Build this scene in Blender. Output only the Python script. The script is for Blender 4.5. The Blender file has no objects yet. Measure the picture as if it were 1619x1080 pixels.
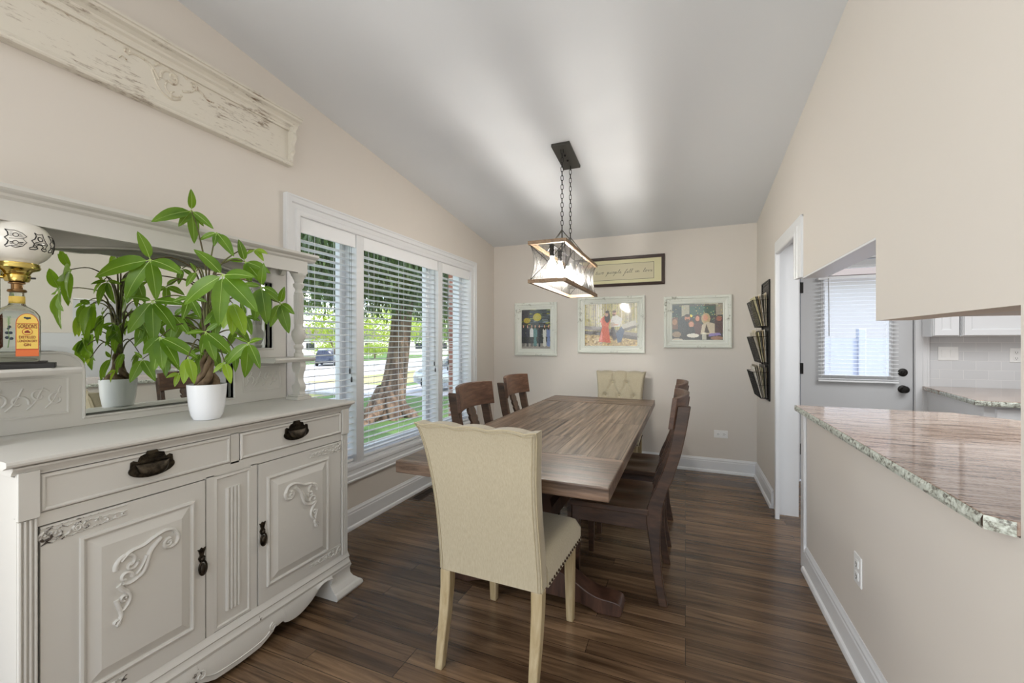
import bpy, bmesh, math, random
import numpy as np
from mathutils import Vector, Matrix

# ------------------------------------------------------------------ camera, world, lights
SC = bpy.context.scene
COL = SC.collection
def S(r, g, b):
    def l(c):
        c /= 255.0
        return c / 12.92 if c <= 0.04045 else ((c + 0.055) / 1.055) ** 2.4
    return (l(r), l(g), l(b), 1.0)

cam = bpy.data.cameras.new('camera')
cam_o = bpy.data.objects.new('camera', cam); COL.objects.link(cam_o)
cam.sensor_width = 36.0
cam.lens = 36.0 * 665.0 / 1619.0
cam.clip_start = 0.02; cam.clip_end = 400
cam_o.location = (0, 0, 1.30)
cam_o.rotation_euler = (math.radians(90), 0, math.radians(22.4))
SC.camera = cam_o
SC.view_settings.view_transform = 'Standard'
SC.view_settings.look = 'None'
SC.view_settings.exposure = 0.50
SC.view_settings.gamma = 1.0
SC.view_settings.use_curve_mapping = False

world = bpy.data.worlds.new('world'); SC.world = world
world.use_nodes = True
nt = world.node_tree; nt.nodes.clear()
sky = nt.nodes.new('ShaderNodeTexSky'); sky.sky_type = 'NISHITA'
sky.sun_disc = False; sky.sun_elevation = math.radians(48); sky.sun_rotation = math.radians(60)
bg = nt.nodes.new('ShaderNodeBackground'); bg.inputs['Strength'].default_value = 0.62
wo = nt.nodes.new('ShaderNodeOutputWorld')
hz = nt.nodes.new('ShaderNodeMix'); hz.data_type = 'RGBA'; hz.inputs[0].default_value = .55
hz.inputs[7].default_value = (2.4, 2.5, 2.6, 1)      # thin white haze over the blue
nt.links.new(sky.outputs[0], hz.inputs[6]); nt.links.new(hz.outputs[2], bg.inputs[0]); nt.links.new(bg.outputs[0], wo.inputs[0])

def light(name, typ, loc, rot, energy, color=(1, 1, 1), size=None, size_y=None, angle=None):
    d = bpy.data.lights.new(name, typ); d.energy = energy; d.color = color
    if typ == 'AREA':
        d.shape = 'RECTANGLE'; d.size = size; d.size_y = size_y or size
    if typ == 'SUN': d.angle = angle or math.radians(0.6)
    o = bpy.data.objects.new(name, d); COL.objects.link(o)
    o.location = loc; o.rotation_euler = rot
    return o
R90 = math.radians(90)
light('sun', 'SUN', (0, 0, 20), (math.radians(16), math.radians(40), 0), 4.0, (1.0, 0.95, 0.86))
# fill lights added behind and beside the camera, standing in for unseen living room windows
light('rear_fill_light', 'AREA', (-0.75, -3.25, 1.75), (R90, 0, 0), 19, (0.97, 0.985, 1.0), 2.4, 2.2)
light('side_fill_light', 'AREA', (-2.10, -1.3, 1.5), (0, -R90, 0), 66, (0.97, 0.985, 1.0), 1.8, 2.0)  # added to brighten the right wall; the left wall has no window here
light('ceiling_fill_light', 'AREA', (-0.3, -1.0, 0.6), (math.radians(180), 0, 0), 9, (0.98, 0.99, 1.0), 1.4, 1.4)  # added upward fill that brightens the ceiling, no lamp stands here
# fill light added under the kitchen ceiling, no fixture there
light('kitchen_fill_light', 'AREA', (2.0, 2.6, 2.40), (0, 0, 0), 38, (0.98, 0.99, 1.0), 1.4, 1.8)

# ------------------------------------------------------------------ materials
def mat(name, col, rough=0.5, metal=0.0, bump=None, var=None, spec=0.5, trans=0.0, emis=None, coat=0.0, sheen=0.0):
    m = bpy.data.materials.new(name); m.use_nodes = True
    n = m.node_tree; b = n.nodes['Principled BSDF']
    b.inputs['Base Color'].default_value = col
    b.inputs['Roughness'].default_value = rough
    b.inputs['Metallic'].default_value = metal
    b.inputs['Specular IOR Level'].default_value = spec
    b.inputs['Transmission Weight'].default_value = trans
    b.inputs['Coat Weight'].default_value = coat
    b.inputs['Sheen Weight'].default_value = sheen
    if emis:
        b.inputs['Emission Color'].default_value = emis[0]; b.inputs['Emission Strength'].default_value = emis[1]
    tc = n.nodes.new('ShaderNodeTexCoord')
    if var:   # (scale xyz, colour 2, low, high)
        mp = n.nodes.new('ShaderNodeMapping'); mp.inputs['Scale'].default_value = var[0]
        nz = n.nodes.new('ShaderNodeTexNoise'); nz.inputs['Scale'].default_value = 1.0; nz.inputs['Detail'].default_value = 6
        nz.inputs['Roughness'].default_value = 0.6
        rp = n.nodes.new('ShaderNodeValToRGB')
        rp.color_ramp.elements[0].position = var[2]; rp.color_ramp.elements[1].position = var[3]
        rp.color_ramp.elements[0].color = var[1]; rp.color_ramp.elements[1].color = col
        n.links.new(tc.outputs['Object'], mp.inputs[0]); n.links.new(mp.outputs[0], nz.inputs[0])
        n.links.new(nz.outputs['Fac'], rp.inputs[0]); n.links.new(rp.outputs[0], b.inputs['Base Color'])
    if bump:  # (scale xyz, strength, distance)
        mp = n.nodes.new('ShaderNodeMapping'); mp.inputs['Scale'].default_value = bump[0]
        nz = n.nodes.new('ShaderNodeTexNoise'); nz.inputs['Scale'].default_value = 1.0; nz.inputs['Detail'].default_value = 4
        bp = n.nodes.new('ShaderNodeBump'); bp.inputs['Strength'].default_value = bump[1]; bp.inputs['Distance'].default_value = bump[2]
        n.links.new(tc.outputs['Object'], mp.inputs[0]); n.links.new(mp.outputs[0], nz.inputs[0])
        n.links.new(nz.outputs['Fac'], bp.inputs['Height']); n.links.new(bp.outputs[0], b.inputs['Normal'])
    return m

def wood(name, cols, scale, rough=0.45, bump=0.25, ring=6.0, dist=3.0):
    """wood grain: stretched noise + wavy rings; scale = xyz stretch of object space"""
    m = mat(name, cols[0], rough); n = m.node_tree; b = n.nodes['Principled BSDF']
    tc = n.nodes.new('ShaderNodeTexCoord'); mp = n.nodes.new('ShaderNodeMapping'); mp.inputs['Scale'].default_value = scale
    n1 = n.nodes.new('ShaderNodeTexNoise'); n1.inputs['Scale'].default_value = 1; n1.inputs['Detail'].default_value = 8; n1.inputs['Roughness'].default_value = .68
    n1.inputs['Distortion'].default_value = dist * .3
    n2 = n.nodes.new('ShaderNodeTexNoise'); n2.inputs['Scale'].default_value = ring; n2.inputs['Detail'].default_value = 3
    mx = n.nodes.new('ShaderNodeMath'); mx.operation = 'MULTIPLY_ADD'; mx.inputs[1].default_value = .35
    rp = n.nodes.new('ShaderNodeValToRGB'); els = rp.color_ramp.elements
    els[0].position = .38; els[0].color = cols[0]; els[1].position = .82; els[1].color = cols[-1]
    for i, c in enumerate(cols[1:-1]):
        e = els.new(.38 + .44 * (i + 1) / (len(cols) - 1)); e.color = c
    bp = n.nodes.new('ShaderNodeBump'); bp.inputs['Strength'].default_value = bump; bp.inputs['Distance'].default_value = .002
    L = n.links.new
    L(tc.outputs['Object'], mp.inputs[0]); L(mp.outputs[0], n1.inputs[0]); L(mp.outputs[0], n2.inputs[0])
    L(n2.outputs['Fac'], mx.inputs[0]); L(n1.outputs['Fac'], mx.inputs[2]); L(mx.outputs[0], rp.inputs[0])
    L(rp.outputs[0], b.inputs['Base Color']); L(mx.outputs[0], bp.inputs['Height']); L(bp.outputs[0], b.inputs['Normal'])
    return m

def distressed(name, col, under, lo, hi, scale=(6, 6, 40), fine=1.0, rough=.5):
    """white paint rubbed through to the wood in small streaky chips"""
    m = mat(name, col, rough); n = m.node_tree; b = n.nodes['Principled BSDF']
    tc = n.nodes.new('ShaderNodeTexCoord'); mp = n.nodes.new('ShaderNodeMapping'); mp.inputs['Scale'].default_value = scale
    n1 = n.nodes.new('ShaderNodeTexNoise'); n1.inputs['Scale'].default_value = 1; n1.inputs['Detail'].default_value = 9; n1.inputs['Roughness'].default_value = .75
    n2 = n.nodes.new('ShaderNodeTexNoise'); n2.inputs['Scale'].default_value = 3.2; n2.inputs['Detail'].default_value = 2
    ad = n.nodes.new('ShaderNodeMath'); ad.operation = 'MULTIPLY_ADD'; ad.inputs[1].default_value = .5
    rp = n.nodes.new('ShaderNodeValToRGB'); e = rp.color_ramp.elements
    e[0].position = lo; e[0].color = col; e[1].position = hi; e[1].color = under
    bp = n.nodes.new('ShaderNodeBump'); bp.inputs['Strength'].default_value = .25; bp.inputs['Distance'].default_value = .001; bp.invert = True
    L = n.links.new
    L(tc.outputs['Object'], mp.inputs[0]); L(mp.outputs[0], n1.inputs[0]); L(tc.outputs['Object'], n2.inputs[0])
    L(n2.outputs['Fac'], ad.inputs[0]); L(n1.outputs['Fac'], ad.inputs[2]); L(ad.outputs[0], rp.inputs[0])
    L(rp.outputs[0], b.inputs['Base Color']); L(ad.outputs[0], bp.inputs['Height']); L(bp.outputs[0], b.inputs['Normal'])
    return m

def brick_mat(name, c1, c2, mortar, bw, rh, ms, axes, rough=.5, bump=.4, offset=.5, grain=None, bias=0, spec=.5, coat=0):
    m = mat(name, c1, rough, spec=spec, coat=coat); n = m.node_tree; b = n.nodes['Principled BSDF']
    tc = n.nodes.new('ShaderNodeTexCoord'); sp = n.nodes.new('ShaderNodeSeparateXYZ'); cb = n.nodes.new('ShaderNodeCombineXYZ')
    br = n.nodes.new('ShaderNodeTexBrick'); L = n.links.new
    L(tc.outputs['Object'], sp.inputs[0]); L(sp.outputs[axes[0]], cb.inputs[0]); L(sp.outputs[axes[1]], cb.inputs[1])
    L(cb.outputs[0], br.inputs['Vector'])
    br.offset = offset; br.offset_frequency = 2 if offset == .5 else 3; br.squash = 1
    br.inputs['Scale'].default_value = 1; br.inputs['Brick Width'].default_value = bw; br.inputs['Row Height'].default_value = rh
    br.inputs['Mortar Size'].default_value = ms; br.inputs['Mortar Smooth'].default_value = .2; br.inputs['Bias'].default_value = bias
    br.inputs['Color1'].default_value = c1; br.inputs['Color2'].default_value = c2; br.inputs['Mortar'].default_value = mortar
    col = br.outputs['Color']
    if grain:
        mp = n.nodes.new('ShaderNodeMapping'); mp.inputs['Scale'].default_value = grain[0]
        # shift the grain from board to board
        vm = n.nodes.new('ShaderNodeVectorMath'); vm.operation = 'MULTIPLY_ADD'
        vm.inputs[1].default_value = (37, 91, 13)
        nz = n.nodes.new('ShaderNodeTexNoise'); nz.inputs['Scale'].default_value = 1; nz.inputs['Detail'].default_value = 8
        nz.inputs['Roughness'].default_value = .65; nz.inputs['Distortion'].default_value = .9
        rp = n.nodes.new('ShaderNodeValToRGB'); rp.color_ramp.elements[0].position = .32; rp.color_ramp.elements[1].position = .68
        rp.color_ramp.elements[0].color = grain[1]; rp.color_ramp.elements[1].color = grain[2]
        mx = n.nodes.new('ShaderNodeMix'); mx.data_type = 'RGBA'; mx.blend_type = 'MULTIPLY'; mx.inputs[0].default_value = 1
        L(br.outputs['Color'], vm.inputs[0]); L(tc.outputs['Object'], mp.inputs[0]); L(mp.outputs[0], vm.inputs[2])
        L(vm.outputs[0], nz.inputs[0]); L(nz.outputs['Fac'], rp.inputs[0])
        L(col, mx.inputs[6]); L(rp.outputs[0], mx.inputs[7]); col = mx.outputs[2]
    L(col, b.inputs['Base Color'])
    bp = n.nodes.new('ShaderNodeBump'); bp.inputs['Strength'].default_value = bump; bp.inputs['Distance'].default_value = .002; bp.invert = True
    L(br.outputs['Fac'], bp.inputs['Height']); L(bp.outputs[0], b.inputs['Normal'])
    return m

def glass_mat(name, tint=(1, 1, 1, 1), refl=.06):
    m = bpy.data.materials.new(name); m.use_nodes = True; n = m.node_tree; n.nodes.clear()
    t = n.nodes.new('ShaderNodeBsdfTransparent'); t.inputs[0].default_value = tint
    g = n.nodes.new('ShaderNodeBsdfGlossy'); g.inputs['Roughness'].default_value = .02
    x = n.nodes.new('ShaderNodeMixShader'); lw = n.nodes.new('ShaderNodeLayerWeight'); pw = n.nodes.new('ShaderNodeMath'); pw.operation = 'POWER'; pw.inputs[1].default_value = 5.0; fr = n.nodes.new('ShaderNodeMath'); fr.operation = 'MULTIPLY_ADD'; fr.inputs[1].default_value = .8; fr.inputs[2].default_value = .03
    o = n.nodes.new('ShaderNodeOutputMaterial'); L = n.links.new
    L(lw.outputs['Facing'], pw.inputs[0]); L(pw.outputs[0], fr.inputs[0])
    L(fr.outputs[0], x.inputs[0]); L(t.outputs[0], x.inputs[1]); L(g.outputs[0], x.inputs[2]); L(x.outputs[0], o.inputs[0])
    return m

def vcol_mat(name, rough=.35, coat=0.0):
    m = mat(name, (1, 1, 1, 1), rough, coat=coat); n = m.node_tree
    a = n.nodes.new('ShaderNodeVertexColor'); a.layer_name = 'paint'
    n.links.new(a.outputs[0], n.nodes['Principled BSDF'].inputs['Base Color'])
    return m

def granite(name, a, b_, c, d, scale):
    m = mat(name, a, .07); n = m.node_tree; b = n.nodes['Principled BSDF']; L = n.links.new
    tc = n.nodes.new('ShaderNodeTexCoord'); mp = n.nodes.new('ShaderNodeMapping'); mp.inputs['Scale'].default_value = scale
    n1 = n.nodes.new('ShaderNodeTexNoise'); n1.inputs['Scale'].default_value = 1; n1.inputs['Detail'].default_value = 9; n1.inputs['Roughness'].default_value = .7; n1.inputs['Distortion'].default_value = .6
    n2 = n.nodes.new('ShaderNodeTexNoise'); n2.inputs['Scale'].default_value = 110; n2.inputs['Detail'].default_value = 3
    ad = n.nodes.new('ShaderNodeMath'); ad.operation = 'MULTIPLY_ADD'; ad.inputs[1].default_value = .25
    rp = n.nodes.new('ShaderNodeValToRGB'); e = rp.color_ramp.elements
    e[0].position = .44; e[0].color = c; e[1].position = .84; e[1].color = a
    x = e.new(.54); x.color = d; x = e.new(.60); x.color = b_; x = e.new(.70); x.color = a
    L(tc.outputs['Object'], mp.inputs[0]); L(mp.outputs[0], n1.inputs[0]); L(tc.outputs['Object'], n2.inputs[0])
    L(n2.outputs['Fac'], ad.inputs[0]); L(n1.outputs['Fac'], ad.inputs[2]); L(ad.outputs[0], rp.inputs[0]); L(rp.outputs[0], b.inputs['Base Color'])
    return m

def leaf_mat(name, c1, c2, tcol, sc=9):
    m = mat(name, c1, .42, var=((sc, sc, sc), c2, .35, .65)); n = m.node_tree
    b = n.nodes['Principled BSDF']; o = [x for x in n.nodes if x.type == 'OUTPUT_MATERIAL'][0]
    t = n.nodes.new('ShaderNodeBsdfTranslucent'); t.inputs[0].default_value = tcol
    x = n.nodes.new('ShaderNodeMixShader'); x.inputs[0].default_value = .35
    n.links.new(b.outputs[0], x.inputs[1]); n.links.new(t.outputs[0], x.inputs[2]); n.links.new(x.outputs[0], o.inputs[0])
    return m

M = {}
M['wall'] = mat('wall_paint', S(214, 207, 198), .75, bump=((260, 260, 260), .05, .001))
M['ceil'] = mat('ceiling_paint', S(219, 221, 223), .85)
M['trim'] = mat('trim_paint', S(222, 223, 224), .35)
M['kwall'] = mat('kitchen_paint', S(196, 196, 196), .7)
M['door'] = mat('door_paint', S(196, 197, 198), .45)
M['floor'] = brick_mat('oak_floor', S(144, 118, 92), S(98, 77, 59), S(30, 23, 18), 1.05, .083, .0012, ('X', 'Y'), .24, .25,
                       .37, ((1.7, 30, 1), S(132, 124, 116), S(255, 250, 244)))
M['table'] = brick_mat('table_planks', S(150, 133, 117), S(122, 104, 90), S(50, 36, 28), 1.35, .155, .0016, ('Y', 'X'), .36, .5, .37, ((44, 1.7, 44), S(84, 74, 66), S(255, 250, 244)))
M['tablex'] = brick_mat('table_end_planks', S(142, 120, 102), S(116, 94, 78), S(50, 36, 28), 3.0, .130, .0016, ('X', 'Y'), .34, .5, .0, ((2.6, 34, 34), S(96, 82, 72), S(255, 250, 244)))
for k_ in ('table', 'tablex'):
    n_ = M[k_].node_tree; bp_ = [x for x in n_.nodes if x.type == 'BUMP'][0]; nz_ = [x for x in n_.nodes if x.type == 'TEX_NOISE'][0]; nz_.inputs['Distortion'].default_value = .25
    b2 = n_.nodes.new('ShaderNodeBump'); b2.inputs['Strength'].default_value = .75; b2.inputs['Distance'].default_value = .003
    n_.links.new(nz_.outputs['Fac'], b2.inputs['Height']); n_.links.new(bp_.outputs[0], b2.inputs['Normal']); n_.links.new(b2.outputs[0], n_.nodes['Principled BSDF'].inputs['Normal'])
M['dark'] = wood('dark_wood', [S(34, 22, 17), S(62, 41, 31), S(84, 58, 45)], (14, 14, 3), .33, .3, 3)
M['chair'] = wood('chair_wood', [S(32, 22, 15), S(58, 40, 28), S(84, 60, 44)], (16, 3, 16), .36, .35, 3)
M['chairx'] = wood('chair_crest_wood', [S(44, 29, 21), S(76, 52, 39), S(104, 76, 58)], (3, 16, 22), .4, .3, 3)
M['oakleg'] = wood('limed_oak', [S(132, 114, 80), S(160, 142, 106), S(180, 164, 132)], (30, 30, 2), .5, .2, 3)
M['linen'] = mat('linen', S(180, 170, 146), .9, bump=((700, 700, 90), .35, .001), var=((260, 260, 40), S(166, 155, 130), .3, .7), sheen=.2)
M['linen2'] = mat('linen_light', S(214, 204, 180), .9, bump=((500, 500, 30), .3, .001), sheen=.3)
M['welt'] = mat('welt_cord', S(172, 160, 132), .9)
M['nail'] = mat('nailhead', S(60, 46, 36), .3, .9)
M['paint'] = distressed('sideboard_paint', S(205, 203, 197), S(70, 58, 48), .985, 1.02, (5, 5, 5))
M['paintd'] = distressed('sideboard_carved_paint', S(205, 203, 197), S(60, 50, 42), .78, .86, (60, 60, 60))
M['panelp'] = distressed('antique_cream_paint', S(216, 210, 197), S(128, 110, 90), .84, .98, (34, 12, 70))
M['panelc'] = distressed('antique_carving_paint', S(212, 204, 188), S(130, 100, 76), .78, .92, (50, 50, 50))
M['gap'] = mat('shadow_gap', S(40, 34, 30), .8)
M['bronze'] = mat('dark_bronze', S(74, 66, 54), .38, .85, bump=((90, 90, 90), .3, .002), var=((40, 40, 40), S(38, 33, 28), .4, .6))
M['black'] = mat('black_metal', S(38, 36, 34), .45, .6)
M['canopy'] = mat('canopy_metal', S(66, 64, 60), .5, .4)
M['mirror'] = mat('mirror', S(225, 228, 222), .01, 1.0)
M['brass'] = mat('brass', S(214, 190, 110), .16, 1.0)
M['lampwood'] = wood('lantern_wood', [S(92, 72, 52), S(132, 106, 80), S(156, 130, 102)], (20, 4, 20), .55, .3, 3)
M['opal'] = mat('opal_glass', S(226, 222, 212), .12, coat=.5)
M['ink'] = mat('ink', S(24, 22, 22), .5)
M['bottle'] = mat('bottle_glass', S(232, 234, 222), .03, trans=1.0)
M['bottle'].node_tree.nodes['Principled BSDF'].inputs['IOR'].default_value = 1.2
M['glass'] = glass_mat('window_glass')
M['white'] = mat('white_ceramic', S(232, 234, 238), .25, coat=.3)
M['soil'] = mat('bark_soil', S(70, 52, 38), .9, bump=((120, 120, 120), 1, .01), var=((90, 90, 90), S(120, 96, 72), .4, .6))
M['bark'] = mat('plant_bark', S(124, 104, 80), .8, bump=((30, 30, 90), .8, .004), var=((40, 40, 12), S(84, 66, 48), .35, .65))
M['stem'] = mat('plant_stem', S(96, 98, 52), .6, var=((20, 20, 20), S(74, 58, 40), .4, .6))
M['leaf'] = leaf_mat('leaf', S(104, 140, 34), S(70, 108, 26), S(146, 186, 40))
M['leaf2'] = leaf_mat('leaf_young', S(142, 172, 48), S(112, 150, 40), S(190, 215, 60))
M['vein'] = mat('leaf_vein', S(160, 186, 96), .5)
M['blind'] = mat('blind_vinyl', S(236, 237, 238), .4)
M['plate'] = mat('outlet_plate', S(236, 236, 234), .3)
M['slot'] = mat('outlet_slot', S(60, 60, 60), .5)
M['granite'] = granite('granite_top', S(190, 172, 158), S(166, 142, 126), S(70, 54, 46), S(120, 98, 84), (6, 52, 9))
M['granite_e'] = granite('granite_edge', S(206, 210, 200), S(178, 182, 170), S(62, 60, 56), S(128, 126, 116), (60, 60, 60))
M['granite_e'].node_tree.nodes['Principled BSDF'].inputs['Roughness'].default_value = .35
M['tile'] = brick_mat('subway_tile', S(214, 215, 216), S(208, 209, 210), S(226, 226, 226), .152, .076, .002, ('X', 'Z'), .12, .5)
M['cab'] = mat('cabinet_paint', S(226, 227, 228), .35)
M['nickel'] = mat('nickel', S(130, 128, 124), .3, 1)
M['frame_w'] = distressed('frame_whitewash', S(222, 224, 214), S(120, 116, 98), .84, .98, (20, 20, 20))
M['frame_d'] = mat('frame_dark', S(62, 46, 40), .4, bump=((60, 60, 60), .2, .002))
M['mat_y'] = mat('mat_board', S(222, 216, 176), .8)
M['paper'] = mat('paper', S(214, 206, 176), .8)
M['print'] = vcol_mat('photo_print', .25, .5)
M['vent'] = mat('vent_metal', S(70, 56, 44), .5, .3)

# ------------------------------------------------------------------ mesh helpers
PI = math.pi
def top_loc(o):
    v = Vector((0, 0, 0))
    while o is not None: v += o.location; o = o.parent
    return v
class MB:
    def __init__(s): s.v = []; s.f = []
    def add(s, vs, fs, T=None):
        k = len(s.v)
        for p in vs:
            p = Vector(p)
            if T is not None: p = T @ p
            s.v.append(p)
        for f in fs: s.f.append([i + k for i in f])
        return s
    def box(s, x0, x1, y0, y1, z0, z1, T=None):
        vs = [(x, y, z) for x in (x0, x1) for y in (y0, y1) for z in (z0, z1)]
        return s.add(vs, [(0, 1, 3, 2), (4, 6, 7, 5), (0, 4, 5, 1), (2, 3, 7, 6), (0, 2, 6, 4), (1, 5, 7, 3)], T)
    def prism(s, poly, axis, a0, a1, T=None):
        n = len(poly)
        def P(q, a):
            if axis == 'x': return (a, q[0], q[1])
            if axis == 'y': return (q[0], a, q[1])
            return (q[0], q[1], a)
        vs = [P(q, a0) for q in poly] + [P(q, a1) for q in poly]
        fs = [list(range(n))[::-1], list(range(n, 2 * n))] + [(i, (i + 1) % n, n + (i + 1) % n, n + i) for i in range(n)]
        return s.add(vs, fs, T)
    def lathe(s, prof, c=(0, 0, 0), n=24, sx=1, sy=1, T=None):
        vs = []; fs = []; m = len(prof)
        for r, z in prof:
            for i in range(n):
                a = 2 * PI * i / n
                vs.append((c[0] + r * sx * math.cos(a), c[1] + r * sy * math.sin(a), c[2] + z))
        for j in range(m - 1):
            for i in range(n):
                fs.append((j * n + i, j * n + (i + 1) % n, (j + 1) * n + (i + 1) % n, (j + 1) * n + i))
        if prof[0][0] > 1e-6: fs.append(list(range(n))[::-1])
        if prof[-1][0] > 1e-6: fs.append([(m - 1) * n + i for i in range(n)])
        return s.add(vs, fs, T)
    def tube(s, path, r, n=8, closed=False, flat=1.0, T=None, caps=True, up=None):
        P = [Vector(p) for p in path]; m = len(P)
        R = r if isinstance(r, (list, tuple)) else [r] * m
        tan = []
        for i in range(m):
            if closed: t = P[(i + 1) % m] - P[i - 1]
            else: t = P[min(i + 1, m - 1)] - P[max(i - 1, 0)]
            tan.append(t.normalized() if t.length > 1e-9 else Vector((0, 0, 1)))
        u = Vector(up) if up else Vector((0, 0, 1))
        if abs(u.dot(tan[0])) > .95: u = Vector((1, 0, 0))
        vs = []; fs = []
        for i in range(m):
            t = tan[i]
            if up and abs(Vector(up).dot(t)) < .95: u = Vector(up)
            u = (u - t * u.dot(t)).normalized(); w = t.cross(u)
            for k in range(n):
                a = 2 * PI * (k + .5) / n
                vs.append(P[i] + u * (math.sin(a) * R[i] * flat) + w * (math.cos(a) * R[i]))
        for i in range(m if closed else m - 1):
            j = (i + 1) % m
            for k in range(n): fs.append((i * n + k, i * n + (k + 1) % n, j * n + (k + 1) % n, j * n + k))
        if not closed and caps: fs.append(list(range(n))[::-1]); fs.append([(m - 1) * n + k for k in range(n)])
        return s.add(vs, fs, T)
    def bar(s, a, b, w, h=None, T=None):
        """square bar between two points"""
        return s.tube([a, b], w * .7071, 4, flat=(h / w if h else 1), T=T)
    def sphere(s, c, r, n=10, sz=1.0, T=None, sx=1, sy=1):
        m = max(4, n // 2 + 1)
        prof = [(r * math.sin(PI * j / m), -r * sz * math.cos(PI * j / m)) for j in range(m + 1)]
        prof[0] = (0, -r * sz); prof[-1] = (0, r * sz)
        return s.lathe(prof, c, n, sx, sy, T)
    def grid(s, fn, nu, nv, T=None):
        vs = [fn(i / nu, j / nv) for j in range(nv + 1) for i in range(nu + 1)]; w = nu + 1
        return s.add(vs, [(j * w + i, j * w + i + 1, (j + 1) * w + i + 1, (j + 1) * w + i) for j in range(nv) for i in range(nu)], T)
    def molding(s, mp, pts, prof, closed=True):
        """sweep a closed (offset, protrusion) profile along a mitred polyline in a plane; mp(a, b, p) -> xyz"""
        n = len(pts); rows = []
        for i in range(n):
            p = Vector(pts[i]); ms = []
            if closed or i > 0: d = (p - Vector(pts[i - 1])).normalized(); ms.append(Vector((d.y, -d.x)))
            if closed or i < n - 1: d = (Vector(pts[(i + 1) % n]) - p).normalized(); ms.append(Vector((d.y, -d.x)))
            if len(ms) == 2:
                m = ms[0] + ms[1]; m = m / max(1e-6, m.dot(ms[0]))
            else: m = ms[0]
            rows.append([mp(p.x + m.x * o, p.y + m.y * o, q) for o, q in prof])
        k = len(prof); vs = [v for r in rows for v in r]; fs = []
        for i in range(n if closed else n - 1):
            j = (i + 1) % n
            for a in range(k): fs.append((i * k + a, i * k + (a + 1) % k, j * k + (a + 1) % k, j * k + a))
        if not closed: fs.append(list(range(k))); fs.append([(n - 1) * k + a for a in range(k)])
        return s.add(vs, fs)
    def ribbon(s, mp, pts, w, h):
        """raised carved strand: half-round strip on a plane"""
        m = len(pts); W = w if isinstance(w, (list, tuple)) else [w] * m
        vs = []; fs = []
        for i in range(m):
            a = Vector(pts[max(i - 1, 0)]); b = Vector(pts[min(i + 1, m - 1)]); d = (b - a)
            d = d.normalized() if d.length > 1e-9 else Vector((1, 0)); nrm = Vector((d.y, -d.x)); p = Vector(pts[i])
            for q, hh in ((-1, -.1), (-.7, .7), (0, 1), (.7, .7), (1, -.1)):
                v = p + nrm * q * W[i]; vs.append(mp(v.x, v.y, h * hh * min(1, W[i] / (max(W) * .6 + 1e-9))))
        for i in range(m - 1):
            for k in range(4): fs.append((i * 5 + k, i * 5 + k + 1, (i + 1) * 5 + k + 1, (i + 1) * 5 + k))
        fs.append([0, 1, 2, 3, 4]); fs.append([(m - 1) * 5 + k for k in (4, 3, 2, 1, 0)])
        return s.add(vs, fs)
    def build(s, name, m, parent=None, smooth=35, bevel=0, world=False, loc=None, solid=0, sub=0):
        if world:
            off = top_loc(parent) if parent else Vector(loc or (0, 0, 0))
            vs = [v - off for v in s.v]
        else: vs = s.v
        me = bpy.data.meshes.new(name); me.from_pydata([tuple(v) for v in vs], [], s.f)
        bm = bmesh.new(); bm.from_mesh(me)
        if solid == 0: bmesh.ops.recalc_face_normals(bm, faces=bm.faces[:])
        bm.to_mesh(me); bm.free()
        me.materials.append(M[m] if isinstance(m, str) else m)
        o = bpy.data.objects.new(name, me); COL.objects.link(o)
        if parent: o.parent = parent
        if loc is not None: o.location = loc
        if solid > 0:
            md = o.modifiers.new('thick', 'SOLIDIFY'); md.thickness = solid; md.offset = 0
        if bevel:
            md = o.modifiers.new('bevel', 'BEVEL'); md.width = bevel; md.segments = 2; md.limit_method = 'ANGLE'; md.angle_limit = math.radians(40)
            md.harden_normals = False
        if sub:
            md = o.modifiers.new('sub', 'SUBSURF'); md.levels = sub; md.render_levels = sub
        if smooth:
            me.shade_smooth(); me.set_sharp_from_angle(angle=math.radians(smooth))
        return o
def tag(o, label=None, cat=None, group=None, kind=None):
    if label: o['label'] = label
    if cat: o['category'] = cat
    if group: o['group'] = group
    if kind: o['kind'] = kind
    return o
def thing(name, label, cat, loc=(0, 0, 0), rz=0, group=None):
    o = bpy.data.objects.new(name, None); COL.objects.link(o); o.empty_display_size = .1
    o.location = loc; o.rotation_euler = (0, 0, rz)
    return tag(o, label, cat, group)
def copy_tree(o, loc=None, rz=None, label=None, group=None, parent=None):
    c = o.copy(); COL.objects.link(c)
    if parent: c.parent = parent
    if loc is not None: c.location = loc
    if rz is not None: c.rotation_euler = (0, 0, rz)
    if label: c['label'] = label
    if group: c['group'] = group
    for ch in list(o.children): copy_tree(ch, parent=c)
    return c
def struct(name, label=None):
    o = bpy.data.objects.new(name, None); COL.objects.link(o); o['kind'] = 'structure'
    return tag(o, label, None)
def xplane(X): return lambda a, b, p: (X + p, a, b)       # wall facing +X : a = Y, b = Z
def xplane_n(X): return lambda a, b, p: (X - p, a, b)     # wall facing -X
def yplane_n(Y): return lambda a, b, p: (a, Y - p, b)     # wall facing -Y : a = X, b = Z
def rect(a0, a1, b0, b1): return [(a0, b0), (a1, b0), (a1, b1), (a0, b1)]
def arc(c, r0, r1, a0, a1, n=16):
    return [(c[0] + (r0 + (r1 - r0) * i / n) * math.cos(math.radians(a0 + (a1 - a0) * i / n)),
             c[1] + (r0 + (r1 - r0) * i / n) * math.sin(math.radians(a0 + (a1 - a0) * i / n))) for i in range(n + 1)]
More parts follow.
